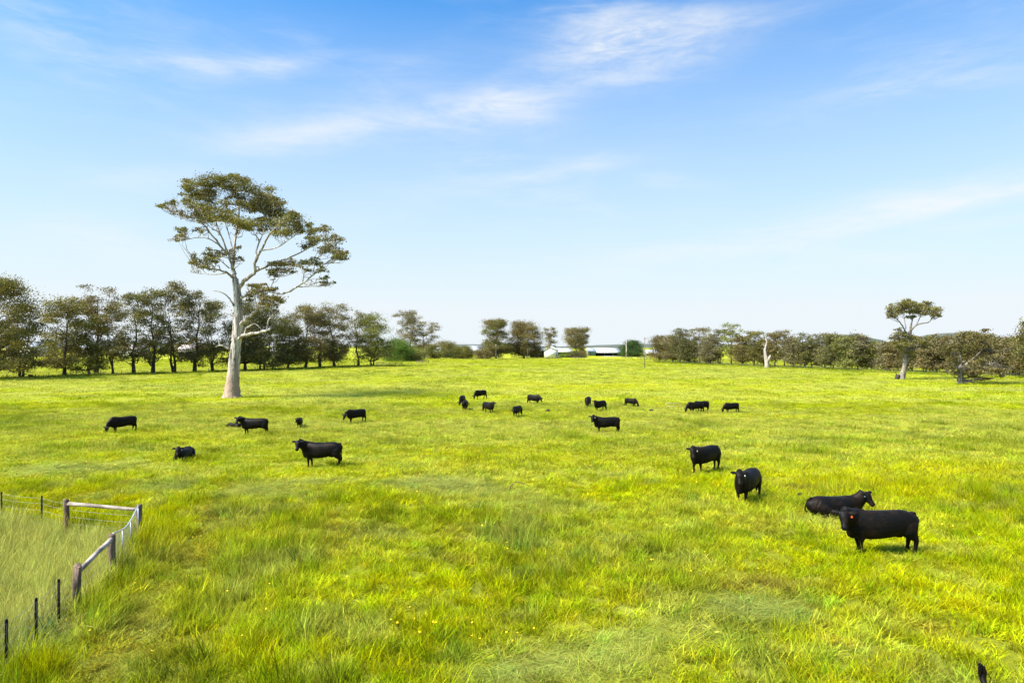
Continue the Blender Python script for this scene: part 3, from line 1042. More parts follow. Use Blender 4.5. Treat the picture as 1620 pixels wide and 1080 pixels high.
def big_gum():
    s = 2.7
    conv = lambda u, v: (220 + u / s, 250 + v / s)
    x, d = ground(368, 629)
    L = [
        # trunk
        [(397, 1030, 1.75), (397, 1000, 1.25), (400, 950, .98), (405, 890, .88), (410, 830, .82), (418, 760, .78), (423, 690, .72), (424, 640, .70), (421, 590, .62), (416, 550, .58), (411, 515, .46)],
        # leader
        [(414, 535, .46), (404, 490, .36, .5), (403, 440, .30, 1), (410, 370, .24, 1.2), (417, 310, .2, 1.5), (426, 240, .14, 2), (420, 160, .07, 2.5), (418, 110, .03, 2.5)],
        # right main
        [(420, 560, .46), (450, 525, .36, -.6), (488, 490, .30, -1.2), (497, 440, .25, -2), (520, 395, .2, -3), (548, 340, .16, -4), (590, 290, .1, -5), (620, 250, .05, -5)],
        [(488, 492, .24, -1.2), (540, 465, .21, -.5), (600, 440, .17, .5), (650, 422, .14, 1.5), (705, 395, .1, 2.5), (765, 360, .05, 3)],
        [(497, 440, .18, -2), (505, 380, .14, -1), (535, 310, .1, 1), (560, 250, .06, 2), (560, 180, .03, 3)],
        [(520, 395, .13, -3), (580, 385, .11, -4), (640, 350, .08, -5), (690, 310, .04, -5)],
        # left ups
        [(404, 475, .26, .5), (385, 420, .22, -.5), (345, 372, .18, -1.5), (312, 330, .15, -2), (275, 285, .11, -2.5), (210, 262, .08, -2.5), (135, 226, .05, -2), (85, 210, .025, -2)],
        [(392, 430, .18, 0), (362, 360, .14, 1.5), (338, 300, .11, 3), (322, 240, .07, 4), (330, 160, .03, 4.5)],
        [(404, 420, .14, 1), (385, 330, .10, 3), (368, 270, .07, 4.5), (370, 180, .03, 5)],
        [(375, 408, .13, -1), (350, 330, .1, -3), (300, 290, .07, -4), (262, 220, .04, -4)],
        [(345, 374, .12, -1.5), (300, 345, .1, -3), (250, 340, .07, -3.5), (190, 350, .045, -3.5), (122, 348, .02, -3.5)],
        # left low
        [(404, 512, .25, 0), (372, 488, .19, -1), (325, 475, .14, -2), (270, 467, .09, -3), (232, 455, .04, -3)],
        [(378, 490, .12, -1), (330, 497, .09, 1), (275, 495, .05, 2), (232, 490, .02, 2)],
        [(385, 470, .12, -.5), (350, 440, .08, -2), (320, 415, .04, -3)],
        # right low far limb
        [(424, 600, .30, 0), (465, 582, .22, -1), (540, 566, .19, -2), (612, 578, .20, -2.5), (680, 548, .16, -3), (742, 500, .11, -3.5), (790, 455, .07, -3.5), (835, 420, .03, -3.5)],
        [(675, 550, .11, -3), (720, 548, .08, -2), (770, 545, .06, -1.5), (808, 530, .03, -1.5)],
        [(700, 530, .10, -3), (708, 485, .08, -4), (740, 440, .06, -5), (770, 390, .03, -5)],
        [(742, 500, .07, -3.5), (755, 440, .05, -2), (790, 380, .04, -1), (800, 330, .02, -1)],
        [(560, 570, .10, -2), (575, 520, .07, -1), (600, 480, .04, -1)],
        # heavy lower right arms
        [(422, 730, .42, 0), (452, 690, .33, -.8), (488, 662, .26, -1.5), (510, 640, .18, -2), (524, 615, .08, -2)],
        [(414, 785, .40, 0), (450, 757, .32, -1), (505, 748, .26, -2), (548, 735, .20, -3), (562, 728, .12, -3)],
        [(452, 752, .20, -1), (456, 732, .17, -1.2), (474, 716, .14, -1.4), (496, 709, .11, -1.5), (520, 728, .05, -1.8)],
        [(545, 737, .14, -3), (552, 695, .10, -3.2), (575, 668, .07, -3.3), (590, 640, .03, -3.3)],
        # dead arms on the left
        [(418, 650, .24, 0), (400, 622, .17, -.5), (382, 595, .12, -1), (350, 572, .08, -1.4), (305, 566, .03, -1.5)],
        [(402, 822, .26, 0), (378, 812, .18, -.5), (350, 800, .11, -1), (325, 806, .05, -1.2)],
        [(384, 815, .14, -.4), (378, 790, .10, -.6), (386, 765, .05, -.6)],
        [(348, 800, .06, -1), (338, 780, .03, -1)],
        [(418, 690, .10, 0), (395, 672, .06, -.4), (365, 660, .025, -.5)],
    ]
    top = [(330, 92, 62, 22), (262, 118, 58, 26), (205, 138, 30, 15), (395, 100, 55, 22), (462, 128, 56, 26), (530, 165, 56, 28), (300, 150, 55, 22), (240, 170, 40, 20),
           (290, 212, 58, 24), (245, 246, 44, 20), (340, 240, 62, 26), (410, 262, 62, 26), (475, 218, 55, 28), (540, 212, 58, 30), (600, 235, 52, 32), (565, 282, 62, 24),
           (640, 275, 50, 32), (690, 300, 38, 26), (490, 275, 50, 24), (430, 165, 34, 18), (500, 180, 40, 22), (360, 190, 30, 16), (300, 262, 40, 18), (620, 318, 44, 16), (385, 125, 40, 18),
           (575, 185, 38, 22), (670, 260, 34, 22), (450, 290, 36, 16),
           (98, 207, 24, 10), (135, 190, 20, 14), (165, 232, 22, 11), (192, 250, 14, 9), (205, 185, 16, 14), (222, 205, 16, 12),
           (172, 305, 22, 12), (178, 330, 16, 10), (172, 350, 18, 6), (198, 312, 10, 14), (255, 305, 22, 9),
           (295, 412, 34, 18), (250, 440, 28, 16), (310, 438, 28, 13), (235, 425, 12, 14), (355, 405, 22, 12), (430, 428, 14, 11), (268, 462, 22, 8), (400, 395, 10, 8), (430, 380, 9, 9),
           (780, 308, 36, 14), (835, 352, 34, 18), (762, 345, 42, 18), (862, 418, 32, 14), (805, 385, 38, 18), (722, 372, 22, 16), (742, 440, 36, 15), (700, 448, 24, 14), (785, 478, 24, 9),
           (840, 395, 30, 14), (735, 325, 24, 16), (610, 482, 42, 15), (590, 448, 30, 11), (640, 455, 24, 13), (575, 495, 20, 9), (655, 485, 14, 9), (800, 512, 18, 7), (835, 528, 8, 4), (880, 405, 14, 9), (875, 430, 16, 6),
           (790, 530, 16, 5), (720, 480, 14, 8), (660, 440, 14, 9)]
    low = [(520, 566, 44, 20, None, 1), (580, 598, 36, 18, None, 1), (480, 588, 30, 15, None, 1), (505, 543, 30, 10, None, 1), (560, 622, 36, 10, None, 1), (600, 610, 22, 14, None, 1), (590, 655, 12, 10, None, 1), (540, 600, 26, 14, None, 1), (570, 560, 20, 9, None, 1)]
    low = [(a, b, c, dd, -2.0 - 1.5 * math.sin(i * 2.1), 1) for i, (a, b, c, dd, _, _) in enumerate(low)]
    custom_tree('river_red_gum', 'tall white trunked gum with spreading umbrella crown standing alone in the paddock', 'tree', (397, 1025), d, L, top + low,
                'white_bark', OLIVE, 0.24, 72.0, conv, 5, 4.0, sub=9)


big_gum()


def right_gums():
    conv = lambda u, v: (u, v)
    x, d = ground(1428, 600)
    L = [[(1426, 601, .85), (1428, 594, .62), (1431, 580, .52), (1434, 562, .45), (1437, 545, .36), (1440, 530, .3), (1441, 515, .22)],
         [(1438, 535, .24), (1428, 516, .17, -1), (1418, 504, .12, -1.5), (1406, 496, .05, -2)],
         [(1433, 520, .14, -1), (1430, 500, .1, 1), (1425, 488, .05, 1)],
         [(1440, 524, .24), (1452, 513, .2, -1), (1468, 510, .15, -1.5), (1477, 500, .1, -2), (1486, 494, .04, -2)],
         [(1441, 518, .2), (1444, 500, .14, 1), (1446, 486, .06, 2)],
         [(1450, 514, .15, -1), (1456, 500, .1, 0), (1462, 488, .04, 0)],
         [(1436, 550, .2), (1424, 540, .13, -1), (1412, 533, .06, -2)],
         [(1437, 548, .2), (1452, 545, .13, -1), (1470, 536, .06, -2)]]
    cl = [(1413, 489, 9, 5.5), (1428, 482, 11, 5.5), (1443, 480, 11, 5), (1458, 482, 11, 5.5), (1472, 487, 10, 5.5), (1485, 492, 8, 4), (1420, 494, 10, 5), (1437, 492, 11, 5), (1452, 493, 11, 5), (1468, 495, 10, 4.5), (1405, 496, 4, 2),
          (1430, 488, 10, 5), (1460, 489, 10, 5), (1480, 498, 7, 3), (1412, 500, 6, 3), (1440, 500, 7, 3),
          (1412, 533, 9, 4.5), (1425, 528, 8, 4), (1440, 534, 10, 6), (1458, 537, 10, 6), (1430, 546, 11, 6), (1450, 550, 11, 6), (1474, 533, 7, 4), (1420, 540, 8, 5), (1466, 548, 8, 5), (1440, 558, 10, 5), (1420, 521, 5, 3)]
    custom_tree('umbrella_gum', 'flat topped umbrella gum with pale leaning trunk at the right edge of the paddock', 'tree', (1427, 600), d, L, cl, 'grey_bark', OLIVE, 0.32, 40.0, conv, 8, 3.5)
    x, d = ground(1519, 607)
    L = [[(1519, 608, .75), (1519, 602, .6), (1520, 594, .55), (1519, 586, .5), (1517, 580, .35)],
         [(1518, 588, .34), (1514, 581, .26, -1), (1520, 574, .2, -1.5), (1527, 571, .12, -2)],
         [(1519, 586, .35), (1530, 575, .25, 0), (1545, 562, .15, 0), (1560, 545, .06, 0)],
         [(1519, 584, .3), (1520, 565, .2, 1), (1515, 545, .08, 2)],
         [(1526, 580, .22), (1550, 578, .15, -1.5), (1575, 574, .07, -2)]]
    cl = [(1530, 545, 16, 10), (1510, 542, 14, 9), (1550, 530, 14, 7), (1570, 545, 16, 10), (1552, 558, 18, 10), (1530, 566, 16, 9), (1572, 572, 18, 9), (1548, 584, 18, 7), (1580, 588, 14, 6), (1500, 550, 10, 8), (1545, 594, 12, 4), (1525, 530, 10, 6), (1585, 556, 14, 10), (1508, 566, 8, 6), (1560, 598, 8, 3), (1595, 575, 10, 9), (1512, 590, 7, 4)]
    custom_tree('brown_gum', 'short stout gum with brownish drooping crown beside the umbrella gum', 'tree', (1519, 607), d, L, cl, 'grey_bark', [(0.19, 0.145, 0.052), (0.155, 0.120, 0.046), (0.14, 0.12, 0.042)], 0.38, 26.0, conv, 9, 3.5)
    # dead white trunk in front of the right-hand row
    x, d = ground(1213, 582)
    L = [[(1213.5, 583, .95), (1213.5, 577, .72), (1213, 570, .68), (1211, 562, .52), (1210, 553, .42), (1212, 546, .36), (1213.5, 540, .26), (1210.5, 535, .12)],
         [(1214, 574, .55), (1216, 569, .45, -.5), (1218.5, 563, .33, -.6), (1219.6, 561.5, .1, -.6)],
         [(1210.5, 551, .18), (1208, 546, .1, -.4), (1206.5, 544, .04, -.4)]]
    e = empty('dead_tree', (x, d, gz(x, d)))
    g = Geo()
    for i, l in enumerate(L):
        pts = [np.array(at(p[0], p[1], d + (p[3] if len(p) > 3 else 0))) - np.array(e.location) for p in l]
        if i == 0: pts[0][2] -= .3
        g.tube(pts, [p[2] for p in l], 10, wob=.12, seed=i)
    link('trunk', g.mesh('trunk', M['dead_wood'], True), e)
    tag(e, 'bare bleached dead trunk with a broken fork in front of the tree row', 'dead tree')


right_gums()


def tree_rows():
    LG = 'trees of the windbreak left of the paddock'
    n = 200
    rows = [
        # px, base, top, width px, label, kwargs
        (-6, 600, 440, 110, 'big wide olive gum at the open end of the windbreak, furthest from the sheds', dict(tints=GOLDEN[1:] + OLIVE, ncl=40, base=.13, shape='bushy', cl=.13)),
        (34, 597, 476, 60, 'brownish leafy gum second from the open end of the windbreak', dict(tints=BROWNISH + GOLDEN[1:3], ncl=26, base=.16, shape='bushy', cl=.16)),
        (102, 594, 470, 74, 'gum with golden tinged crown and thick dark trunk in the windbreak', dict(tints=GOLDEN + OLIVE, ncl=28, base=.16, shape='bushy', cl=.15)),
        (142, 593, 500, 56, 'shorter golden green bushy tree in the windbreak beside the golden tinged gum', dict(tints=GOLDEN[:3] + MIDG, ncl=20, base=.10, shape='bushy', cl=.17)),
        (152, 591, 451, 62, 'tallest brown topped gum above the golden bushy tree in the windbreak', dict(tints=BROWNISH, ncl=18, base=.50, shape='oval', cl=.15)),
        (180, 593, 476, 44, 'tall dark open crowned windbreak gum, first past the golden bushy tree', dict(tints=BROWNISH + DARKG, ncl=18, base=.26, shape='oval', cl=.19)),
        (212, 591, 465, 52, 'tall dark open crowned windbreak gum, second past the golden bushy tree', dict(tints=DARKG + OLIVE, ncl=24, base=.20, shape='oval', cl=.16)),
        (242, 590, 458, 54, 'tall dark open crowned windbreak gum, third past the golden bushy tree', dict(tints=OLIVE + DARKG, ncl=25, base=.20, shape='oval', cl=.16)),
        (277, 589, 446, 54, 'tall dark open crowned windbreak gum, fourth past the golden bushy tree', dict(tints=DARKG + BROWNISH, ncl=26, base=.18, shape='oval', cl=.15)),
        (308, 588, 458, 50, 'tall dark open crowned windbreak gum, fifth past the golden bushy tree', dict(tints=BROWNISH + DARKG, ncl=24, base=.18, shape='oval', cl=.16)),
        (337, 587, 474, 56, 'tall dark open crowned windbreak gum, sixth past the golden bushy tree', dict(tints=OLIVE + DARKG, ncl=24, base=.12, shape='bushy', cl=.16)),
        (388, 586, 478, 62, 'dense dark low branching tree right behind the white gum trunk', dict(tints=DARKG + GOLDEN[2:3], ncl=30, base=.13, shape='bushy', cl=.16)),
        (416, 585, 486, 70, 'broad dense olive tree beyond the heavy lower arm of the white gum', dict(tints=DARKG + OLIVE[:2], ncl=34, base=.12, shape='bushy', cl=.15)),
        (455, 583, 500, 56, 'low dark bushy tree between the broad olive tree and the grey brown gums', dict(tints=DARKG, ncl=26, base=.10, shape='bushy', cl=.17)),
        (483, 582, 482, 58, 'grey brown flat topped gum in the windbreak, nearer the white gum of the pair', dict(tints=BROWNISH, ncl=26, base=.16, shape='oval', cl=.16)),
        (508, 581, 492, 40, 'slim grey brown gum squeezed between two larger windbreak gums', dict(tints=BROWNISH + DARKG, ncl=18, base=.12, shape='oval', cl=.2)),
        (529, 580, 480, 58, 'grey brown gum with high rounded crown in the windbreak, nearer the bare pole tree', dict(tints=BROWNISH + OLIVE[:1], ncl=25, base=.16, shape='oval', cl=.16)),
        (567, 579, 491, 22, 'thin nearly bare tree with reddish pole trunk in the windbreak', dict(tints=BROWNISH, ncl=8, base=.40, shape='pillar', cl=.22, per=4, tr=.36)),
        (588, 579, 497, 62, 'rounded green and olive tree at the shed end of the windbreak', dict(tints=MIDG, ncl=30, base=.16, shape='bushy', cl=.15)),
    ]
    for i, (px, b, t, w, l, kw) in enumerate(rows):
        kw = dict(dict(per=10.0, size=.46, flat=.7), **kw)
        nm = 'windbreak_tree'
        px_tree(nm, l, LG, px, b, t, w, n + i, multi=[1, 2, 1, 1, 1, 2, 1, 1, 2, 1, 3, 1, 2, 1, 1, 2, 1, 1, 2][i], **kw)
    # low shrubs under the windbreak and background bushes
    def bush(px, row, top, w, label, tints, seed, d=None, group=None, **kw):
        kw = dict(dict(base=.04, ncl=14, cl=.22, per=9, size=.45, shape='bushy', flat=.8), **kw)
        return px_tree('shrub', label, group, px, row, top, w, seed, cat='shrub', d=d, tints=tints, **kw)
    bush(628, 571, 537, 52, 'bright green round shrub at the end of the windbreak', BRIGHT, 301, d=290)
    bush(655, 569, 553, 34, 'dark green low shrub beside the bright green one', MIDG, 302, d=300)
    bush(688, 569, 547, 30, 'dark round garden shrub before the white roofed house', DARKG + MIDG, 303, d=350)
    bush(730, 568, 545, 40, 'yellow green spreading shrub on the paddock edge', YG, 304, d=340)
    bush(711, 566, 541, 34, 'olive bush behind the yellow green spreading shrub', BROWNISH + MIDG, 305, d=375)
    bush(764, 568, 552, 26, 'brown low bush at the foot of the twin gums', BROWNISH, 306, d=335)
    bush(910, 566, 556, 30, 'dark spreading bush in front of the dairy sheds', DARKG + BROWNISH, 307, d=372)
    bush(893, 567, 560, 18, 'small green bush on the mound by the sheds', BRIGHT + MIDG, 308, d=372)
    bush(672, 563, 545, 40, 'brown bush under the two slender gums', BROWNISH, 309, d=380)
    # slender gums in the gap
    px_tree('slender_gum', 'slender open gum rising past the bright green shrub', 'slender gums', 648, 566, 490, 44, 320, d=330, tints=GREY + BROWNISH, ncl=17, base=.35, shape='wispy', cl=.15, per=8, size=.5, bark='grey_bark', gap=.5)
    px_tree('slender_gum', 'thin gum with layered drooping tufts beside the slender open gum', 'slender gums', 671, 566, 508, 54, 321, d=335, tints=GREY + BROWNISH, ncl=14, base=.35, shape='wispy', cl=.12, per=8, size=.5, bark='grey_bark', gap=.7, flat=.45)
    # middle gums
    px_tree('paddock_gum', 'tall dense gum of the pair beside the white gabled shed, olive and ragged', None, 785, 569, 505, 58, 330, d=345, tints=MIDG + BROWNISH, ncl=32, base=.08, shape='oval', cl=.15, per=9, size=.55, wide=1.0)
    px_tree('paddock_gum', 'broad brown gum touching the white gabled shed', None, 829, 569, 509, 66, 331, d=350, tints=BROWNISH, ncl=34, base=.12, shape='oval', cl=.15, per=8, size=.55, wide=1.0)
    px_tree('paddock_gum', 'sparse gum showing over the roof of the white gabled shed', None, 871, 566, 518, 26, 332, d=455, tints=GREY + BROWNISH, ncl=15, base=.25, shape='wispy', cl=.17, per=8, size=.6, gap=.5, wide=1.0)
    px_tree('paddock_gum', 'round topped grey brown gum standing among the dairy sheds', None, 912, 567, 519, 46, 333, d=400, tints=BROWNISH + GREY, ncl=22, base=.42, shape='flat', cl=.16, per=8, size=.6, gap=.35, wide=1.0)
    px_tree('broadleaf_tree', 'dark green round broadleaf tree between the long shed and the small shed', None, 1001, 567, 539, 36, 334, d=400, tints=[(0.05, 0.095, 0.025), (0.04, 0.075, 0.02), (0.06, 0.11, 0.03)], ncl=24, base=.05, shape='bushy', cl=.19, per=10, size=.5)
    # right-hand row
    RG = 'gums of the long row on the far right side'
    spec = [(1043, 572, 530, 42, 0), (1064, 573, 531, 40, 0), (1076, 574, 521, 40, 1), (1090, 575, 530, 40, 0), (1108, 575, 519, 38, 1), (1124, 576, 527, 42, 0), (1138, 576, 521, 34, 1), (1157, 577, 514, 38, 1), (1174, 578, 531, 42, 0), (1193, 579, 524, 40, 1),
            (1208, 579, 534, 40, 0), (1226, 580, 527, 40, 1), (1240, 580, 524, 36, 1), (1256, 581, 534, 44, 0), (1273, 582, 527, 34, 1), (1286, 582, 540, 36, 0), (1304, 583, 528, 40, 1), (1318, 584, 531, 48, 2), (1338, 585, 530, 44, 2), (1357, 585, 528, 46, 2), (1378, 585, 538, 42, 0),
            (1400, 586, 541, 42, 0), (1421, 587, 540, 46, 2), (1443, 588, 537, 46, 0), (1463, 589, 538, 42, 2), (1482, 589, 531, 44, 2), (1500, 590, 528, 50, 0), (1530, 591, 526, 52, 0), (1555, 592, 527, 50, 2), (1572, 592, 534, 50, 0), (1591, 594, 530, 46, 2), (1612, 595, 533, 56, 0), (1640, 597, 522, 70, 0)]
    words = 'first second third fourth fifth sixth seventh eighth ninth tenth eleventh twelfth'.split()
    look = ['low spreading brown gum', 'taller gum with tufted open top', 'greenish rounded gum']
    for i, (px, b, t, w, kd) in enumerate(spec):
        if px < 1210:
            lb = '%s, %s from the dead white trunk towards the sheds' % (look[kd], words[10 - i])
        elif px < 1430:
            lb = '%s, %s from the dead white trunk towards the umbrella gum' % (look[kd], words[i - 11])
        else:
            lb = '%s in the row behind, %s past the umbrella gum' % (look[kd], words[i - 23])
        if kd == 0:
            kw = dict(tints=BROWNISH + GREY[:1], ncl=22, base=.17, shape='bushy', cl=.19, per=9)
        elif kd == 1:
            kw = dict(tints=BROWNISH[:2] + GREY, ncl=22, base=.28, shape='flat', cl=.16, per=8, gap=.4, flat=.55)
        else:
            kw = dict(tints=MIDG[:2] + BROWNISH[:2] + LIGHTB[:1], ncl=24, base=.17, shape='bushy', cl=.18, per=9)
        pal = [BROWNISH, GREY, LIGHTB, BROWNISH[1:2] + DARKG, MIDG, GREY + BROWNISH[:1], OLIVE, DARKG][(i * 5 + kd) % 8]
        kw['tints'] = [tuple(np.array(c) * (.85 + .3 * ((i * 37) % 10) / 10)) for c in pal]
        px_tree('row_gum', lb, RG, px, b, t - (i * 7 % 5) + 2, w * 1.0, 400 + i, size=.5, wide=1.05, multi=2 if i % 3 == 0 else 1, **kw)
    px_tree('row_gum', 'tallest gum at the near end of the right hand row, past the brown drooping gum', None, 1632, 597, 503, 54, 460, d=150, tints=DARKG + OLIVE, ncl=22, base=.3, shape='oval', cl=.15, per=9, size=.5)
    # trees far beyond
    r = random.Random(5)
    prot = [plain_tree_meshes(500 + i, 10, 9, base=.15, ncl=14, cl=.22, per=6, size=.75, tints=[BROWNISH, DARKG, MIDG, GREY][i % 4], shape='bushy') for i in range(5)]
    for i in range(64):
        px = -120 + i * 29 + r.uniform(-10, 10)
        d = r.uniform(470, 640)
        if 735 < px < 770 or 1010 < px < 1045:
            d = 640
        x = (px - CX) / F * d
        s = r.uniform(.6, 1.05)
        if 870 < px < 1040: s *= .6
        place_tree('distant_tree', prot[i % 5], x, d, r.uniform(0, 6), 'small hazy tree far beyond the paddock and the farm sheds', 'tree', 'distant trees beyond the farm', (s * 1.15, s * 1.15, s))


tree_rows()


def hills():
    """low wooded rises on the skyline"""
    m = simple('far_woodland', (0.085, 0.095, 0.075), 0.95, 0.35, 0.02, bump=0.0)
    for nm, (px, d, w, h) in {'hill_a': (1335, 1900, 330, 40), 'hill_b': (1500, 2200, 460, 50), 'hill_d': (120, 2000, 900, 24), 'hill_e': (740, 2300, 800, 14), 'hill_g': (1040, 2250, 900, 15), 'hill_f': (1760, 2000, 600, 34)}.items():
        x = (px - CX) / F * d
        nx, ny = 70, 10
        xs = np.linspace(-1.6, 1.6, nx); ys = np.linspace(-1, 1, ny)
        X, Y = np.meshgrid(xs, ys)
        Z = h * np.exp(-(X * 1.3) ** 2) * np.cos(Y * np.pi / 2) + h * .10 * (fbm(X * 22 + px, Y * 3, 5, 3) - .5) * np.exp(-(X * 1.1) ** 2)
        V = np.stack([x + X.ravel() * w / 2, d + Y.ravel() * 150, Z.ravel() - 1.5], 1)
        a = (np.arange(ny - 1)[:, None] * nx + np.arange(nx - 1)[None]).ravel()
        o = link('hill', mesh_np('hill', V, [np.stack([a, a + 1, a + nx + 1, a + nx], 1)], m, True))
        tag(o, 'low wooded hill on the skyline', 'hill', kind='structure')


hills()


# ------------------------------------------------------------------ cattle
def loft(bm, Cn, Wd, Hd, up=(0, 0, 1), n=14, e=2.0):
    """closed superellipse loft through centres Cn with half width Wd and half height Hd"""
    P = np.array(Cn, float)
    T = np.gradient(P, axis=0)
    T /= np.linalg.norm(T, axis=1, keepdims=True)
    up = np.array(up, float)
    rings = []
    for i in range(len(P)):
        s = np.cross(up, T[i]); s /= np.linalg.norm(s) + 1e-9
        u = np.cross(T[i], s)
        ring = []
        for k in range(n):
            a = 2 * math.pi * k / n
            c, si = math.cos(a), math.sin(a)
            c = math.copysign(abs(c) ** (2 / e), c); si = math.copysign(abs(si) ** (2 / e), si)
            ring.append(bm.verts.new(P[i] + s * Wd[i] * c + u * Hd[i] * si))
        rings.append(ring)
    for a, b in zip(rings[:-1], rings[1:]):
        for k in range(n):
            bm.faces.new((a[k], a[(k + 1) % n], b[(k + 1) % n], b[k]))
    bm.faces.new(rings[0][::-1]); bm.faces.new(rings[-1])


def ball(bm, c, r, sub=2):
    ret = bmesh.ops.create_icosphere(bm, subdivisions=sub, radius=1.0)
    for v in ret['verts']:
        v.co = Vector((c[0] + v.co.x * r[0], c[1] + v.co.y * r[1], c[2] + v.co.z * r[2]))


def cow_meshes(key, yaw=0.0, neck='level', lying=False, stride=0.0, voxel=0.022, tail='down', fat=1.0, tag_side=0, roll=0.0):
    """returns dict of part meshes. +X is forward, feet on z=0; yaw turns the head towards +Y"""
    bm = bmesh.new()
    dz = -0.62 if lying else 0.0
    st = [(-1.12, 1.30, 1.13, .07), (-1.08, 1.345, .98, .17), (-.98, 1.38, .80, .26), (-.78, 1.385, .64, .315), (-.55, 1.375, .60, .335), (-.25, 1.355, .525, .365), (.05, 1.345, .48, .38), (.32, 1.35, .465, .36),
          (.55, 1.37, .48, .315), (.72, 1.37, .51, .275), (.86, 1.33, .55, .24), (.97, 1.26, .61, .185), (1.05, 1.14, .70, .11)]
    cs, ws, hs = [], [], []
    for (x, t, b, w) in st:
        if lying:
            b = max(b + dz, .02) - dz
            w = w * 1.14
        cs.append((x, 0, (t + b) / 2 + dz)); ws.append(w * fat); hs.append((t - b) / 2)
    loft(bm, cs, ws, hs, n=24, e=2.45)
    # hip bones, shoulders
    for s in (-1, 1):
        ball(bm, (.62, s * .17 * fat, .98 + dz), (.24, .12, .30) if not lying else (.22, .14, .22))
    if not lying:
        ball(bm, (.80, 0, .66), (.22, .15, .19))     # brisket
    if not lying:
        ball(bm, (-.60, 0, .66), (.20, .15, .15))      # udder / flank
    # neck and head
    sh = np.array([.80, 0, 1.09 + dz])
    c2, s2 = math.cos(yaw * .55), math.sin(yaw * .55)
    if neck == 'level':
        poll = sh + np.array([.56 * c2, .56 * s2, .29]); pitch = math.radians(56)
    elif neck == 'up':
        poll = sh + (np.array([.52 * c2, .52 * s2, .37]) if not lying else np.array([.36 * c2, .36 * s2, .42])); pitch = math.radians(50)
    elif neck == 'low':
        poll = sh + np.array([.58 * c2, .58 * s2, -.14]); pitch = math.radians(60)
    else:                                              # grazing
        poll = sh + np.array([.52 * c2, .52 * s2, -.50]); pitch = math.radians(74)
    fw = np.array([math.cos(yaw) * math.cos(pitch), math.sin(yaw) * math.cos(pitch), -math.sin(pitch)])
    lat = np.array([-math.sin(yaw), math.cos(yaw), 0])
    upv = np.cross(fw, lat)
    mid = sh * .45 + poll * .55 + np.array([.03 * c2, .03 * s2, .02])
    back = poll - fw * .04 - upv * .05
    loft(bm, [sh + np.array([-.25, 0, -.06]), sh, mid - np.array([0, 0, .02]), back, back + fw * .08], [.26, .245, .175, .13, .09], [.37, .34, .245, .175, .10], n=16)
    hd = [(-.03, .085, .070, .0), (.02, .128, .118, .0), (.10, .146, .140, -.012), (.19, .134, .146, -.03), (.28, .106, .122, -.035), (.37, .090, .098, -.03), (.44, .094, .090, -.03), (.49, .090, .080, -.03), (.53, .058, .050, -.03)]
    hd = [tuple(v * 1.08 for v in h) for h in hd]
    P = [poll + fw * h[0] + upv * h[3] for h in hd]
    loft(bm, P, [h[1] for h in hd], [h[2] for h in hd], up=tuple(upv), n=14, e=2.3)
    ears = []
    for s in (-1, 1):
        a = poll + fw * .05 + lat * s * .105 + upv * .05
        out = lat * s * .97 + np.array([0, 0, -.02]) - fw * .10
        out /= np.linalg.norm(out)
        loft(bm, [a - out * .03, a + out * .05, a + out * .13, a + out * .21, a + out * .26], [.045, .066, .082, .064, .026], [.036, .036, .036, .032, .022], up=tuple(upv), n=10)
        ears.append(a + out * .10 - np.array([0, 0, .05]) + fw * .035)
    # legs
    if not lying:
        for s in (-1, 1):
            k = stride * s
            fx = .60
            loft(bm, [(fx + .04, s * .19, .95), (fx, s * .20, .72), (fx + .01 + k * .3, s * .185, .56), (fx + .03 + k * .7, s * .175, .40), (fx + .02 + k * .9, s * .172, .34), (fx + k, s * .17, .20), (fx + k, s * .17, .11), (fx + .02 + k, s * .17, .055), (fx + .05 + k, s * .17, .0)],
                 [.11, .11, .085, .064, .056, .042, .052, .052, .062], [.19, .165, .115, .074, .064, .050, .058, .062, .085], up=(1, 0, 0), n=12)
            k = -stride * s
            loft(bm, [(-.80, s * .15, 1.12), (-.83, s * .19, .92), (-.84 + k * .2, s * .20, .74), (-.93 + k * .5, s * .19, .60), (-1.01 + k * .7, s * .18, .50), (-1.02 + k * .8, s * .175, .43), (-.995 + k, s * .172, .25), (-.98 + k, s * .17, .12), (-.955 + k, s * .17, .055), (-.925 + k, s * .17, .0)],
                 [.12, .145, .135, .10, .068, .060, .048, .055, .056, .064], [.28, .285, .245, .160, .095, .080, .060, .064, .066, .088], up=(1, 0, 0), n=12)
    else:
        for s in (-1, 1):
            # folded fore leg and thigh lying out to the side
            loft(bm, [(.52, s * .22, .34), (.66, s * .29, .20), (.84, s * .30, .11), (1.00, s * .27, .075), (.92, s * .24, .06), (.70, s * .23, .055)], [.12, .11, .085, .07, .06, .05], [.17, .14, .09, .07, .055, .05], n=10)
            loft(bm, [(-.85, s * .22, .44), (-.66, s * .34, .32), (-.40, s * .44, .20), (-.22, s * .46, .12), (-.38, s * .50, .075), (-.66, s * .50, .06), (-.86, s * .47, .05)], [.15, .16, .13, .09, .065, .05, .05], [.26, .25, .18, .11, .07, .05, .05], n=10)
    bmesh.ops.recalc_face_normals(bm, faces=bm.faces)
    me = bpy.data.meshes.new('cow_raw')
    bm.to_mesh(me); bm.free()
    ob = bpy.data.objects.new('cow_raw', me)
    C.objects.link(ob)
    rm = ob.modifiers.new('r', 'REMESH'); rm.mode = 'VOXEL'; rm.voxel_size = voxel; rm.use_smooth_shade = True
    sm = ob.modifiers.new('s', 'SMOOTH'); sm.factor = .5; sm.iterations = 3
    dg = bpy.context.evaluated_depsgraph_get()
    body = bpy.data.meshes.new_from_object(ob.evaluated_get(dg))
    body.name = 'body'
    bpy.data.objects.remove(ob, do_unlink=True); bpy.data.meshes.remove(me)
    body.materials.clear(); body.materials.append(M['coat'])
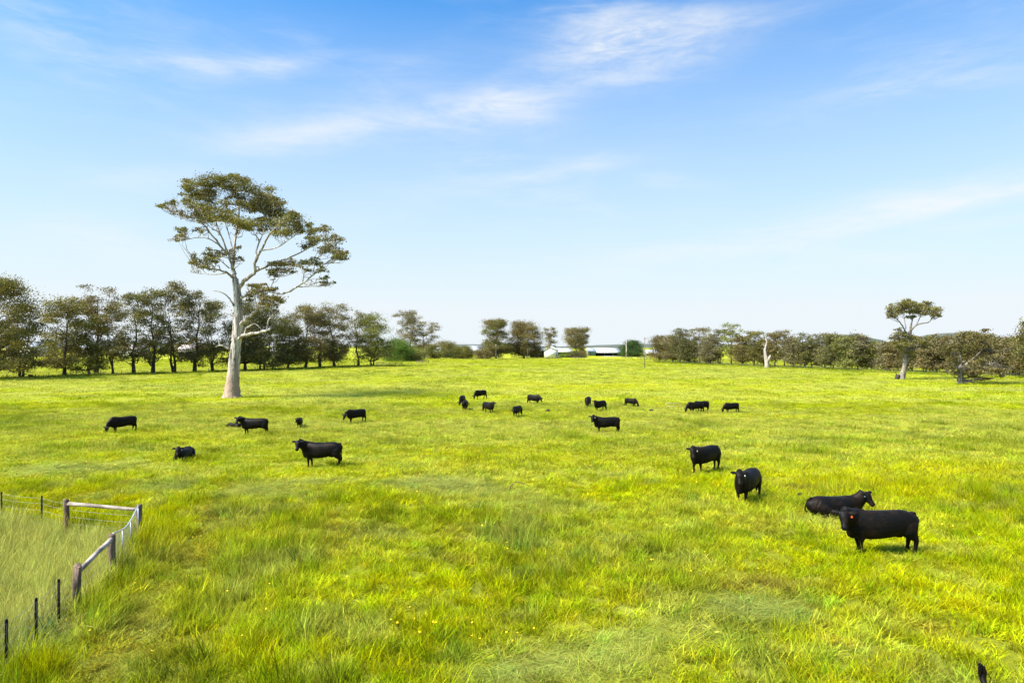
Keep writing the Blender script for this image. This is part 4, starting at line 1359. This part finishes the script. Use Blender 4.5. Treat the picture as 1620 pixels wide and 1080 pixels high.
    body.polygons.foreach_set('use_smooth', np.ones(len(body.polygons), bool))
    parts = {'body': body}
    # tail with hairy switch
    g = Geo()
    if tail == 'down':
        tp = [(-.96, 0, 1.30), (-1.08, 0, 1.285), (-1.135, .01, 1.14), (-1.14, .02, .86), (-1.13, .03, .66), (-1.13, .03, .54), (-1.13, .02, .40), (-1.12, .02, .30)] if not lying else \
            [(-1.0, 0, .70), (-1.13, .02, .62), (-1.17, .08, .45), (-1.16, .18, .30), (-1.08, .30, .14), (-1.00, .40, .08), (-.92, .48, .06)]
    else:                                               # flicked up
        tp = [(-1.02, 0, 1.28), (-1.16, 0, 1.30), (-1.26, .03, 1.34), (-1.34, .06, 1.40), (-1.38, .09, 1.47), (-1.37, .10, 1.54), (-1.35, .07, 1.61), (-1.37, .02, 1.68)]
    tr = ([.045, .040, .030, .024, .024, .045, .050, .012] if tail == 'down' else [.045, .040, .036, .045, .055, .050, .028, .006])[:len(tp)]
    g.tube(tp, tr, 8, wob=.05)
    if not lying:
        rs = np.random.default_rng(3)
        a, b = np.array(tp[-4]), np.array(tp[-1])
        for i in range(14):
            p = a + rs.normal(0, .012, 3); q = b + rs.normal(0, .035, 3); q = p + (q - p) * rs.uniform(.8, 1.15)
            g.tube([p, (p + q) / 2 + rs.normal(0, .025, 3), q], [.012, .011, .003], 4)
    parts['tail'] = g.mesh('tail', M['coat'], True)
    ex = Geo()
    bm = bmesh.new()
    for s in (-1, 1):
        ball(bm, poll + fw * .14 + lat * s * .140 + upv * .045, (.022, .022, .022), 2)
    em = bpy.data.meshes.new('eyes')
    bm.to_mesh(em); bm.free(); em.materials.append(M['eye'])
    bm = bmesh.new()
    ball(bm, poll + fw * .525 - upv * .028, (.05, .05, .045), 2)
    for v in bm.verts:
        v.co = Vector(poll + fw * .525 - upv * .028) + (v.co - Vector(poll + fw * .525 - upv * .028)) * 1.0
    nm = bpy.data.meshes.new('muzzle')
    bm.to_mesh(nm); bm.free(); nm.materials.append(M['nose'])
    for p in nm.polygons: p.use_smooth = True
    parts['muzzle'] = nm
    # eyes as two separate meshes
    for i, s in enumerate((-1, 1)):
        bm = bmesh.new()
        ball(bm, poll + fw * .14 + lat * s * .142 + upv * .045, (.021, .021, .021), 2)
        e1 = bpy.data.meshes.new('eye'); bm.to_mesh(e1); bm.free(); e1.materials.append(M['eye'])
        parts['eye%d' % i] = e1
    bpy.data.meshes.remove(em)
    parts['ears'] = ears
    parts['fw'] = fw; parts['lat'] = lat; parts['upv'] = upv
    return parts


POSES = {}


def pose(**kw):
    key = tuple(sorted(kw.items()))
    if key not in POSES:
        POSES[key] = cow_meshes(key, **kw)
    return POSES[key]


TAGM = {}


def tag_mesh(P, side, mat):
    k = (id(P), side, mat)
    if k in TAGM: return TAGM[k]
    c = P['ears'][side]
    bm = bmesh.new()
    # flat plastic ear tag: narrow neck widening to a rounded panel, 8 mm thick
    sc_ = .62 if mat == 'tag_white' else .75
    prof = [(-.012, .028), (.012, .028), (.016, .0), (.036, -.012), (.040, -.060), (.030, -.072), (-.030, -.072), (-.040, -.060), (-.036, -.012), (-.016, .0)]
    prof = [(a * sc_, b * sc_) for a, b in prof]
    f, l, u = P['fw'], P['lat'], np.array([0, 0, 1.0])
    nrm = np.cross(l, u)
    fr = [bm.verts.new(c + l * a + u * b + nrm * .026) for a, b in prof]
    bk = [bm.verts.new(c + l * a + u * b + nrm * .012) for a, b in prof]
    bm.faces.new(fr); bm.faces.new(bk[::-1])
    for i in range(len(prof)):
        j = (i + 1) % len(prof)
        bm.faces.new((fr[i], bk[i], bk[j], fr[j]))
    bmesh.ops.recalc_face_normals(bm, faces=bm.faces)
    me = bpy.data.meshes.new('ear_tag'); bm.to_mesh(me); bm.free()
    me.materials.append(M[mat])
    TAGM[k] = me
    return me


def cow(label, x, y, heading, scale=1.0, tagc=None, tagside=0, detail=True, cat='cow', sink=0.0, **kw):
    """heading in degrees: 0 faces +X (right in the picture), 90 faces away, 180 left, 270 towards the camera"""
    P = pose(**kw)
    e = empty('cow' if cat == 'cow' else 'calf', (x, y, gz(x, y) - sink), math.radians(heading))
    e.scale = (scale,) * 3
    link('body', P['body'], e)
    link('tail', P['tail'], e)
    if detail:
        link('muzzle', P['muzzle'], e)
        link('eye', P['eye0'], e); link('eye', P['eye1'], e)
    if tagc:
        link('ear_tag', tag_mesh(P, tagside, tagc), e)
    tag(e, label, cat, 'black cattle scattered over the paddock')
    return e


def herd():
    def g(px, row):
        return ground(px, row)
    R = math.radians
    # near standing cow, orange tag: faces left, head turned to the camera (left of a left-facing cow is the camera side)
    x, y = g(1391, 879)
    cow('large black cow with orange ear tag standing side on, its head turned', x, y, 178, 1.02, 'tag_orange', 1, yaw=R(70), neck='level', stride=0.03, voxel=.02)
    x, y = g(1322, 817)
    cow('black cow lying in the grass behind the orange tagged cow', x, y, 6, 1.0, 'tag_white', 0, yaw=R(-62), neck='up', lying=True)
    x, y = g(1182, 795)
    cow('black cow standing face on between the lying cow and the one with raised back', x, y, 232, 1.0, 'tag_white', 1, yaw=R(26), neck='up', stride=.07)
    x, y = g(1115, 748)
    cow('black cow turned three quarters, second up the slope from the lying cow', x, y, 217, 1.0, 'tag_white', 1, yaw=R(48), neck='level', stride=-.07)
    x, y = g(959, 685)
    cow('black cow standing side on alone below the grazing bunch, looking round', x, y, 184, .98, 'tag_white', 1, yaw=R(70), neck='up', stride=.03)
    x, y = g(508, 738)
    cow('black cow standing side on below the lone gum, tail hanging clear', x, y, 180, 1.0, yaw=R(92), neck='up', stride=.05)
    x, y = g(402, 686)
    cow('black cow standing side on with a calf lying by its head', x, y, 182, .98, yaw=R(82), neck='up', stride=.03)
    x, y = g(371, 676)
    cow('black calf lying flat beside the standing cow', x, y, 170, .55, cat='calf', yaw=R(-30), neck='low', lying=True)
    x, y = g(474, 676)
    cow('small black calf standing front on between two cows below the gum', x, y, 280, .66, cat='calf', yaw=R(-30), neck='level', stride=.03)
    x, y = g(563, 669)
    cow('black cow with lowered head, apart from the others near the lone gum', x, y, 226, .93, yaw=R(20), neck='low', stride=.06)
    x, y = g(194, 685)
    cow('black cow grazing nearest the golden windbreak trees, nose in the grass', x, y, 236, .96, yaw=R(10), neck='graze', stride=.04)
    x, y = g(291, 727)
    cow('black cow lying down facing front with a blue ear tag', x, y, 276, .90, 'tag_blue', 1, yaw=R(16), neck='up', lying=True)
    # the far grazing bunch
    far = [
        ('grazing black cow, front one of an overlapping pair by the hurdle', 1100, 653, 194, .90, dict(yaw=R(10), neck='graze', stride=.04)),
        ('black cow half hidden behind another grazing one beside the hurdle', 1114, 652, 200, .9, dict(yaw=R(10), neck='graze', stride=.04)),
        ('black cow grazing side on past the overlapping pair', 1157, 653, 200, .86, dict(yaw=R(10), neck='graze', stride=.04)),
        ('black cow grazing with its rump up next to the hurdle', 998, 643, 312, .80, dict(yaw=R(10), neck='graze', stride=.04)),
        ('black cow turned three quarters with head up beside the end on grazer', 949, 651, 226, .93, dict(yaw=R(38), neck='level', stride=-.06)),
        ('black cow grazing end on behind the three quarter turned cow', 930, 643, 255, .93, dict(yaw=R(10), neck='graze', stride=.04)),
        ('black cow with lowered head facing the sheds side, alone in the middle', 845, 640, 318, .93, dict(yaw=R(-12), neck='low', stride=.06)),
        ('black cow with low head nearest to the dark lump in the grass', 818, 660, 246, .86, dict(yaw=R(20), neck='low', stride=.06)),
        ('black cow looking back over the grass below the close pair', 773, 654, 304, .93, dict(yaw=R(-30), neck='level', stride=.03)),
        ('black cow grazing side on furthest from all the others of the herd', 760, 631, 222, .93, dict(yaw=R(10), neck='graze', stride=.04)),
        ('black cow seen end on, upper one of a close pair', 731, 641, 262, .93, dict(yaw=R(10), neck='graze', stride=.04)),
        ('black cow seen end on, lower one of a close pair', 736, 649, 85, .86, dict(yaw=R(10), neck='graze', stride=.04)),
    ]
    for i, (l, px, row, hd, s, kw) in enumerate(far):
        x, y = g(px, row)
        kw = dict(kw, stride=[.09, -.08, .05, -.04, .12][i % 5], yaw=kw['yaw'] + R([0, 14, -16, 8][i % 4]), fat=[1.0, .9, 1.08][i % 3], voxel=.028)
        if 'half hidden' in l: y += 1.2
        cow(l, x, y, hd, s, detail=False, **kw)
    # one more stands just below the frame: only its flicked-up tail reaches into the picture
    cow('dark tail of a cow flicked up at the bottom of the foreground grass', 7.75, 9.5, 285, 1.0, yaw=R(20), neck='low', stride=.06, tail='up')


herd()


# ------------------------------------------------------------------ fence corner
def fence_corner():
    e = empty('corner_fence', (PB[0], PB[1], gz(*PB)))
    org = np.array(e.location)
    tag(e, 'weathered timber post and rail fence corner with black steel pickets', 'fence')

    def post(p, h, rad, name='post', seed=0):
        z = gz(*p)
        g = Geo()
        b = np.array([p[0], p[1], z]) - org
        r = np.random.default_rng(seed)
        zs = [-.25, .0, .35, .7, h - .03, h]
        pts = [b + np.array([r.normal(0, .008), r.normal(0, .008), q]) for q in zs]
        g.tube(pts, [rad * 1.02, rad * 1.03, rad, rad * .98, rad * .97, rad * .86], 14, wob=.05, seed=seed)
        o = link(name, g.mesh(name, M['post'], True), e)
        return o
    H = 1.22
    for i, p in enumerate((PA, PB, PC, PD)):
        post(p, H + .03 * (i == 1), .098, seed=i)

    def rail(p, q, zp, zq, rad, seed):
        g = Geo()
        a = np.array([p[0], p[1], gz(*p) + zp]) - org; b = np.array([q[0], q[1], gz(*q) + zq]) - org
        t = np.linspace(0, 1, 6)[:, None]
        P = a + (b - a) * t
        P[1:-1] += np.random.default_rng(seed).normal(0, .008, (4, 3))
        g.tube(P, np.linspace(rad * 1.05, rad * .92, 6), 12, wob=.06, seed=seed)
        link('rail', g.mesh('rail', M['rail'], True), e)
    rail(PA, PB, 1.06, 1.06, .064, 1)
    rail(PC, PD, 1.08, 1.04, .068, 2)
    # steel pickets: Y-section posts
    line1 = [(-10.96, 16.5), (-10.6, 15.2), (-10.35, 13.97), (-10.1, 12.6), (-9.85, 11.2), (-9.6, 9.8)]
    line2 = [(-17.5, 25.4), (-19.5, 26.07), (-21.6, 26.8), (-23.8, 27.6)]
    for (x, y) in line1 + line2:
        z = gz(x, y)
        g = Geo()
        b = np.array([x, y, z]) - org
        for a in (0.3, 2.4, 4.5):
            g.box(b + np.array([.017 * math.cos(a), .017 * math.sin(a), .45]), (.036, .008, 1.35), a)
        pk = link('picket', g.mesh('picket', M['picket']), e)
        g = Geo()
        g.tube([b + np.array([0, 0, 1.115]), b + np.array([0, 0, 1.14])], [.028, .024], 8)
        link('cap', g.mesh('cap', M['picket']), pk)
    # wires
    def wire(pts, zz):
        g = Geo()
        P = []
        for (p, q) in zip(pts[:-1], pts[1:]):
            for t in np.linspace(0, 1, 5, endpoint=False):
                x, y = p[0] + (q[0] - p[0]) * t, p[1] + (q[1] - p[1]) * t
                P.append(np.array([x, y, gz(x, y) + zz - .03 * math.sin(math.pi * t)]) - org)
        P.append(np.array([pts[-1][0], pts[-1][1], gz(*pts[-1]) + zz]) - org)
        g.tube(P, [.0035] * len(P), 5)
        link('wire', g.mesh('wire', M['wire'], True), e)
    for zz in (.35, .6, .85, 1.05):
        wire([tuple(PC), tuple(PD)] + line1, zz)
        wire([tuple(PB), tuple(PA)] + line2, zz)
    # gate between B and C: galvanised pipe with a sagging top rail and mesh
    gt = empty('metal_gate', (PC[0], PC[1], gz(*PC)))
    tag(gt, 'galvanised pipe gate with sagging top rail and wire mesh between the corner posts', 'gate')
    o2 = np.array(gt.location)
    a = PC + (PB - PC) * .045; b = PC + (PB - PC) * .965

    def q(t, z):
        p = a + (b - a) * t
        return np.array([p[0], p[1], gz(*p) + z]) - o2
    top = lambda t: 1.22 - .02 - .42 * (t * 0 + math.sin(math.pi * min(1, t * 1.0)) ** 1.2) * .55 + .02 * t
    g = Geo(); T = np.linspace(0, 1, 14)
    g.tube([q(t, top(t)) for t in T], [.024] * 14, 8)
    link('top_rail', g.mesh('top_rail', M['pipe'], True), gt)
    g = Geo(); g.tube([q(t, .14) for t in T], [.022] * 14, 8)
    link('bottom_rail', g.mesh('bottom_rail', M['pipe'], True), gt)
    for t in (0.0, .34, .67, 1.0):
        g = Geo(); g.tube([q(t, .14), q(t, top(t))], [.018] * 2, 8)
        link('stile', g.mesh('stile', M['pipe'], True), gt)
    g = Geo()
    for zz in np.linspace(.22, .86, 7):
        g.tube([q(t, min(zz, top(t) - .02)) for t in T], [.003] * 14, 4)
    for t in np.linspace(.03, .97, 24):
        g.tube([q(t, .14), q(t, top(t))], [.0028] * 2, 4)
    link('mesh', g.mesh('mesh', M['wire'], True), gt)
    # hinges and latch reach the posts
    for zz in (.35, 1.08):
        g = Geo()
        p0 = np.array([PC[0], PC[1], gz(*PC) + zz]) - o2
        g.tube([p0, p0 + (q(0, zz) - p0) * 1.02], [.016, .016], 6)
        link('hinge', g.mesh('hinge', M['pipe'], True), gt)
    g = Geo()
    p0 = np.array([PB[0], PB[1], gz(*PB) + 1.15]) - o2
    g.tube([q(1, 1.15), p0], [.012, .012], 6)
    link('latch_chain', g.mesh('latch_chain', M['pipe'], True), gt)


fence_corner()


def post_fence(label, pts, spacing, h=1.15, r=.07, wires=(.3, .6, .85, 1.05)):
    P = []
    for (p, q) in zip(pts[:-1], pts[1:]):
        L = math.hypot(q[0] - p[0], q[1] - p[1]); n = max(1, int(L / spacing))
        for i in range(n):
            P.append((p[0] + (q[0] - p[0]) * i / n, p[1] + (q[1] - p[1]) * i / n))
    P.append(pts[-1])
    e = empty('wire_fence', (P[0][0], P[0][1], gz(*P[0])))
    org = np.array(e.location)
    g = Geo()
    g.tube([(0, 0, -.2), (0, 0, h * .5), (0, 0, h)], [r, r * .97, r * .9], 7, wob=.08)
    me = g.mesh('post', M['farpost'], True)
    for (x, y) in P:
        link('post', me, e, np.array([x, y, gz(x, y)]) - org)
    for zz in wires:
        g = Geo()
        g.tube([np.array([x, y, gz(x, y) + zz]) - org for (x, y) in P], [.007] * len(P), 4)
        link('wire', g.mesh('wire', M['wire'], True), e)
    return tag(e, label, 'fence')


def yard_rails(label, px0, px1, row, d, bays, h=1.2, rails=(.35, .7, 1.05), name='rail_fence'):
    x0, x1 = (px0 - CX) / F * d, (px1 - CX) / F * d
    e = empty(name, (x0, d, gz(x0, d)))
    org = np.array(e.location)
    g = Geo(); g.box((0, 0, h / 2 - .1), (.14, .14, h + .2))
    me = g.mesh('post', M['farpost'])
    for i in range(bays + 1):
        x = x0 + (x1 - x0) * i / bays
        link('post', me, e, np.array([x, d, gz(x, d)]) - org)
    for zz in rails:
        g = Geo()
        a = np.array([x0, d, gz(x0, d) + zz]) - org; b = np.array([x1, d, gz(x1, d) + zz]) - org
        g.tube([a - np.array([0, .09, 0]), b - np.array([0, .09, 0])], [.06, .06], 6)
        link('rail', g.mesh('rail', M['farpost'], True), e)
    return tag(e, label, 'fence')


post_fence('wire and timber post fence running along the foot of the windbreak trees', [ground(-60, 600), ground(140, 595), ground(330, 589), ground(480, 583), ground(585, 579)], 6.5)
post_fence('wire and timber post fence running along the foot of the long gum row', [ground(1030, 573), ground(1200, 581), ground(1400, 589), ground(1560, 596), ground(1660, 600)], 7.0)
yard_rails('dark timber yard rails beside the round green windbreak tree', 596, 636, 578, 240, 4)
yard_rails('short pale rail gate standing past the yard rails', 659, 678, 576, 262, 2)
yard_rails('low stockyard rails in front of the white gabled shed', 864, 889, 573, 330, 5)
yard_rails('low stockyard rails in front of the long dairy shed', 905, 925, 573, 335, 4)
yard_rails('low stockyard rails near the small shed', 984, 1000, 572, 340, 3)
yard_rails('low stockyard rails beside the tall paddock pole', 1008, 1034, 573, 325, 5)


def hurdle():
    x0, d = ground(1053, 648)
    x1 = x0 + 25 / F * d
    e = empty('metal_hurdle', (x0, d, gz(x0, d)))
    org = np.array(e.location)
    for x in (x0, (x0 + x1) / 2, x1):
        g = Geo()
        g.tube([np.array([x, d, gz(x, d) - .05]) - org, np.array([x, d, gz(x, d) + .82]) - org], [.022, .022], 7)
        link('stile', g.mesh('stile', M['rail'], True), e)
    for z in (.45, .80):
        g = Geo()
        g.tube([np.array([x0, d, gz(x0, d) + z]) - org, np.array([x1, d, gz(x1, d) + z]) - org], [.022, .022], 7)
        link('rail', g.mesh('rail', M['rail'], True), e)
    tag(e, 'thin rusty open frame hurdle standing in the paddock among the grazing cows', 'hurdle')


hurdle()


def poles():
    for (px, b, t, r, d, mat, arm, l) in [(1020, 582, 533, .13, None, 'pole', True, 'tall brown timber pole standing in the paddock before the small shed'),
                                    (784.5, 569, 544, .13, 338, 'grey_steel', False, 'pale slim pole in front of the twin ragged gums'),
                                    (835, 567, 551, .10, 338, 'pole', False, 'short slim pole beside the white gabled shed')]:
        if d is None: x, d = ground(px, b)
        else: x = (px - CX) / F * d
        e = empty('utility_pole', (x, d, gz(x, d)))
        h = CAMH + (HOR - t) / F * d - gz(x, d)
        g = Geo(); g.tube([(0, 0, -.4), (0, 0, h * .5), (0.03, 0, h)], [r, r * .9, r * .75], 9)
        link('shaft', g.mesh('shaft', M[mat], True), e)
        if arm:
            g = Geo(); g.box((0, -.15, h - .45), (1.1, .09, .10)); link('crossarm', g.mesh('crossarm', M[mat]), e)
        tag(e, l, 'pole')
    # bleached dead trunk by the broadleaf tree
    d = 395; px = 991
    x = (px - CX) / F * d
    e = empty('dead_tree', (x, d, gz(x, d)))
    h = CAMH + (HOR - 538) / F * d - gz(x, d)
    g = Geo(); g.tube([(0, 0, -.3), (.1, 0, h * .4), (-.1, 0, h * .75), (.15, 0, h)], [.5, .42, .36, .12], 9, wob=.1)
    g.tube([(-.1, 0, h * .7), (.4, -.1, h * .9), (.7, -.1, h * 1.1)], [.15, .1, .03], 6)
    link('trunk', g.mesh('trunk', M['dead_wood'], True), e)
    tag(e, 'slim bleached dead trunk against the dark green broadleaf tree', 'dead tree')


poles()


# ------------------------------------------------------------------ farm buildings
def shed(name, label, px0, px1, eave_row, ridge_row, d, depth, wall, roof, openings=(), cat='shed', rz=0.0, gable_front=False, base_sink=.3, windows=()):
    """a gabled building facing the camera side; openings and windows are (from, to, bottom, top) fractions of the front"""
    w = (px1 - px0) / F * d
    xc = ((px0 + px1) / 2 - CX) / F * d
    z0 = gz(xc, d)
    he = CAMH + (HOR - eave_row) / F * d - z0
    hr = CAMH + (HOR - ridge_row) / F * d - z0
    e = empty(name, (xc, d, z0), rz)
    hw, hd = w / 2, depth / 2
    g = Geo()
    t = .15
    yf, yb = 0.0, depth
    # walls as slabs with real thickness; front wall built round its openings
    ops = sorted(openings)
    def slab(x0, x1, z0_, z1_):
        if x1 - x0 > .02 and z1_ - z0_ > .02:
            g.box(((x0 + x1) / 2, yf + t / 2, (z0_ + z1_) / 2), (x1 - x0, t, z1_ - z0_))
    cur = -hw
    for (a, b, c, dd) in ops:
        xa, xb = -hw + a * w, -hw + b * w
        slab(cur, xa, -base_sink, he)
        slab(xa, xb, -base_sink, c * he)
        slab(xa, xb, dd * he, he)
        cur = xb
    slab(cur, hw, -base_sink, he)
    g.box((0, yb - t / 2, (he - base_sink) / 2), (w, t, he + base_sink))
    for s in (-1, 1):
        g.box((s * (hw - t / 2), depth / 2, (he - base_sink) / 2), (t, depth - 2 * t - .01, he + base_sink))
    if gable_front:
        for y in (yf, yb - t):
            V = [(-hw, y, he), (hw, y, he), (0, y, hr - .1), (-hw, y + t, he), (hw, y + t, he), (0, y + t, hr - .1)]
            g.add(V, [[0, 3, 4, 1], [1, 4, 5, 2], [2, 5, 3, 0]], [[0, 1, 2], [3, 5, 4]])
    else:
        for x in (-hw, hw - t):
            V = [(x, yf, he), (x, yb, he), (x, depth / 2, hr - .1), (x + t, yf, he), (x + t, yb, he), (x + t, depth / 2, hr - .1)]
            g.add(V, [[0, 3, 4, 1], [1, 4, 5, 2], [2, 5, 3, 0]], [[0, 1, 2], [3, 5, 4]])
    link('wall', g.mesh('wall', M[wall]), e)
    o = .35
    th = .12
    def sheet(a, b, c, dd):
        gg = Geo()
        V = [a, b, c, dd] + [(p[0], p[1], p[2] + th) for p in (a, b, c, dd)]
        gg.add(V, [[0, 3, 2, 1], [4, 5, 6, 7], [0, 1, 5, 4], [1, 2, 6, 5], [2, 3, 7, 6], [3, 0, 4, 7]])
        link('roof', gg.mesh('roof', M[roof]), e)
    if gable_front:
        k = (hr - he) / hw
        sheet((-hw - o, yf - o, he - k * o + .003), (0, yf - o, hr), (0, yb + o, hr), (-hw - o, yb + o, he - k * o + .003))
        sheet((0.004, yf - o, hr), (hw + o, yf - o, he - k * o + .003), (hw + o, yb + o, he - k * o + .003), (0.004, yb + o, hr))
    else:
        k = (hr - he) / (depth / 2)
        sheet((-hw - o, yf - o, he - k * o + .003), (hw + o, yf - o, he - k * o + .003), (hw + o, depth / 2, hr), (-hw - o, depth / 2, hr))
        sheet((-hw - o, depth / 2 + .004, hr), (hw + o, depth / 2 + .004, hr), (hw + o, yb + o, he - k * o + .003), (-hw - o, yb + o, he - k * o + .003))
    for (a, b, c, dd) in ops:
        # added near-black panel behind each opening, standing in for the shade indoors
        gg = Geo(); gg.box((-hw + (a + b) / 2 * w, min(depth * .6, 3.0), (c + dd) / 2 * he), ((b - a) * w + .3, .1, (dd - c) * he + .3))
        link('bay', gg.mesh('bay', M['bay_shade']), e)
        nb = max(1, int((b - a) * w / 4.5))
        for i in range(1, nb):
            gg = Geo(); gg.box((-hw + (a + (b - a) * i / nb) * w, .2, (c + dd) / 2 * he), (.15, .15, (dd - c) * he + .04))
            link('column', gg.mesh('column', M['grey_steel']), e)
    for (a, b, c, dd) in windows:
        gg = Geo(); gg.box((-hw + (a + b) / 2 * w, -.03, (c + dd) / 2 * he), ((b - a) * w, .08, (dd - c) * he))
        f = link('window', gg.mesh('window', M['white_steel']), e)
        gg = Geo(); gg.box((-hw + (a + b) / 2 * w, -.075, (c + dd) / 2 * he), ((b - a) * w - .16, .03, (dd - c) * he - .16))
        link('pane', gg.mesh('pane', M['glass']), f)
    return tag(e, label, cat)


def farm():
    shed('farm_shed', 'white gabled steel shed with a dark open side bay', 861.5, 880, 553.5, 548, 372, 20, 'white_steel', 'roof_white', gable_front=True, rz=-.12)
    shed('farm_shed', 'dark open lean-to bay attached beside the white gabled shed', 838, 861.3, 553.5, 550.5, 374, 9, 'grey_steel', 'roof_white', openings=[(.03, .97, 0.0, .88)])
    shed('farm_shed', 'low white roofed shed with dark front behind the gabled shed', 879, 905, 556, 551, 420, 12, 'white_steel', 'roof_white', openings=[(.05, .95, .15, .85)])
    shed('dairy_shed', 'long low white roofed dairy shed with a row of dark open bays', 942, 984, 557.5, 550.5, 410, 16, 'white_steel', 'roof_white', openings=[(.01, .985, .12, .96)])
    shed('dairy_annex', 'pale green walled annex at the end of the long dairy shed', 930, 941.5, 556, 551, 408, 10, 'green_wall', 'roof_white', windows=[(.25, .45, .4, .75)])
    shed('farm_shed', 'small pale green shed with white roof behind the tall brown pole', 1022, 1046, 559, 553.5, 430, 12, 'green_wall', 'roof_white', openings=[(.05, .6, .08, .55)], windows=[(.7, .85, .4, .75)])
    shed('farm_house', 'cream walled house with broad white roof among garden shrubs', 676, 712, 558, 549.5, 470, 12, 'brick', 'roof_white', cat='house', windows=[(.12, .24, .35, .75), (.4, .52, .35, .75), (.7, .85, .35, .75)])
    shed('farm_house', 'grey roofed house behind the yellow green shrub', 738, 762, 555, 546.5, 480, 12, 'brick', 'grey_steel', cat='house', windows=[(.2, .35, .35, .75), (.6, .8, .35, .75)])
    shed('farm_house', 'low pale roofed house glimpsed right of the bright green shrub', 650, 676, 558.5, 552, 500, 12, 'brick', 'grey_steel', cat='house', windows=[(.2, .35, .35, .75), (.6, .8, .35, .75)])
    for i, (px0, px1, ev, rd, d, rf, l) in enumerate([(188, 222, 552.5, 546, 400, 'roof_pink', 'pale faded roofed house seen between the open gums of the windbreak'),
                                                (282, 304, 552, 545, 410, 'roof_pink', 'small house seen beside the tallest open windbreak gum'),
                                                (30, 56, 549, 541, 390, 'grey_steel', 'grey green roofed house seen past the wide olive gum'),
                                                (120, 142, 552, 545, 400, 'grey_steel', 'grey roofed house behind the golden bushy windbreak tree'),
                                                (428, 450, 555, 549, 420, 'roof_white', 'white roofed house glimpsed behind the broad olive tree')]):
        shed('farm_house', l, px0, px1, ev, rd, d, 11, 'brick' if i % 2 else 'white_steel', rf, cat='house', windows=[(.15, .3, .35, .75), (.65, .85, .35, .75)])
    # red trailer bin in front of the green annex
    d = 400; px = 924
    x = (px - CX) / F * d
    e = empty('farm_trailer', (x, d, gz(x, d)))
    g = Geo(); g.box((0, 0, 2.0), (2.6, 5.0, 2.2)); g.box((0, -2.2, 1.0), (.15, 1.2, .15)); link('bin', g.mesh('bin', M['red_paint']), e)
    g = Geo(); g.box((0, 0, 3.16), (2.75, 5.15, .12)); link('rim', g.mesh('rim', M['red_paint']), e)
    for sx in (-1, 1):
        for sy in (-1.0, 1.0):
            g = Geo(); g.tube([(sx * 1.0, sy, .5), (sx * 1.35, sy, .5)], [.5, .5], 14); link('wheel', g.mesh('wheel', M['picket'], True), e)
    for sx in (-1, 1):
        g = Geo(); g.box((sx * .9, 0, .72), (.16, 2.6, .5)); link('chassis', g.mesh('chassis', M['picket']), e)
    tag(e, 'red farm trailer parked by the green walled annex', 'trailer')


farm()


# ------------------------------------------------------------------ small things lying in the grass
def litter():
    x, y = ground(805, 778)
    e = empty('bent_stick', (x, y, gz(x, y)))
    g = Geo()
    g.tube([(0, 0, -.05), (.10, 0, .28), (.28, 0, .44), (.55, 0, .42), (.85, .02, .30), (1.0, .02, .22)], [.022, .021, .02, .018, .012, .004], 8, wob=.1)
    link('branch', g.mesh('branch', M['stick'], True), e)
    g = Geo(); g.tube([(.30, 0, .44), (.38, -.05, .60), (.50, -.05, .66)], [.01, .008, .003], 6)
    link('twig', g.mesh('twig', M['stick'], True), e)
    tag(e, 'bent dead stick arching out of the grass in mid paddock', 'stick')
    for (px, row, s, l) in [(867, 652, .28, 'dark lump in the grass beside the low headed cow'), (1030, 651, .24, 'dark lump in the grass between the hurdle and the cows'), (1265, 789, .14, 'small dark clod in the grass near the lying cow'), (48, 596, .55, 'dark low log at the foot of the windbreak')]:
        x, y = ground(px, row)
        bm = bmesh.new()
        bmesh.ops.create_icosphere(bm, subdivisions=3, radius=1)
        for v in bm.verts:
            n = float(fbm(v.co.x * 2 + px, v.co.y * 2 + v.co.z, 8, 2))
            v.co = Vector((v.co.x * s, v.co.y * s * .8, v.co.z * s * .8)) * (.75 + .5 * n)
            v.co.z += .12
        me = bpy.data.meshes.new('clod'); bm.to_mesh(me); bm.free(); me.materials.append(M['dung'])
        for p in me.polygons: p.use_smooth = True
        o = link('earth_clod' if px != 48 else 'log', me, None, (x, y, gz(x, y)))
        tag(o, l, 'clod' if px != 48 else 'log')
    # dark stump with a broken branch beside the umbrella gum
    x, y = ground(1419, 600)
    e = empty('stump', (x, y, gz(x, y)))
    g = Geo()
    g.tube([(0, 0, -.2), (.1, 0, .5), (.35, 0, .95), (.3, 0, 1.1)], [.5, .45, .38, .12], 10, wob=.15)
    g.tube([(.1, 0, .6), (-.2, 0, 1.3), (-.45, 0, 2.0)], [.14, .09, .03], 7)
    link('wood', g.mesh('wood', M['dark_bark'], True), e)
    tag(e, 'dark broken stump at the foot of the umbrella gum', 'stump')


litter()
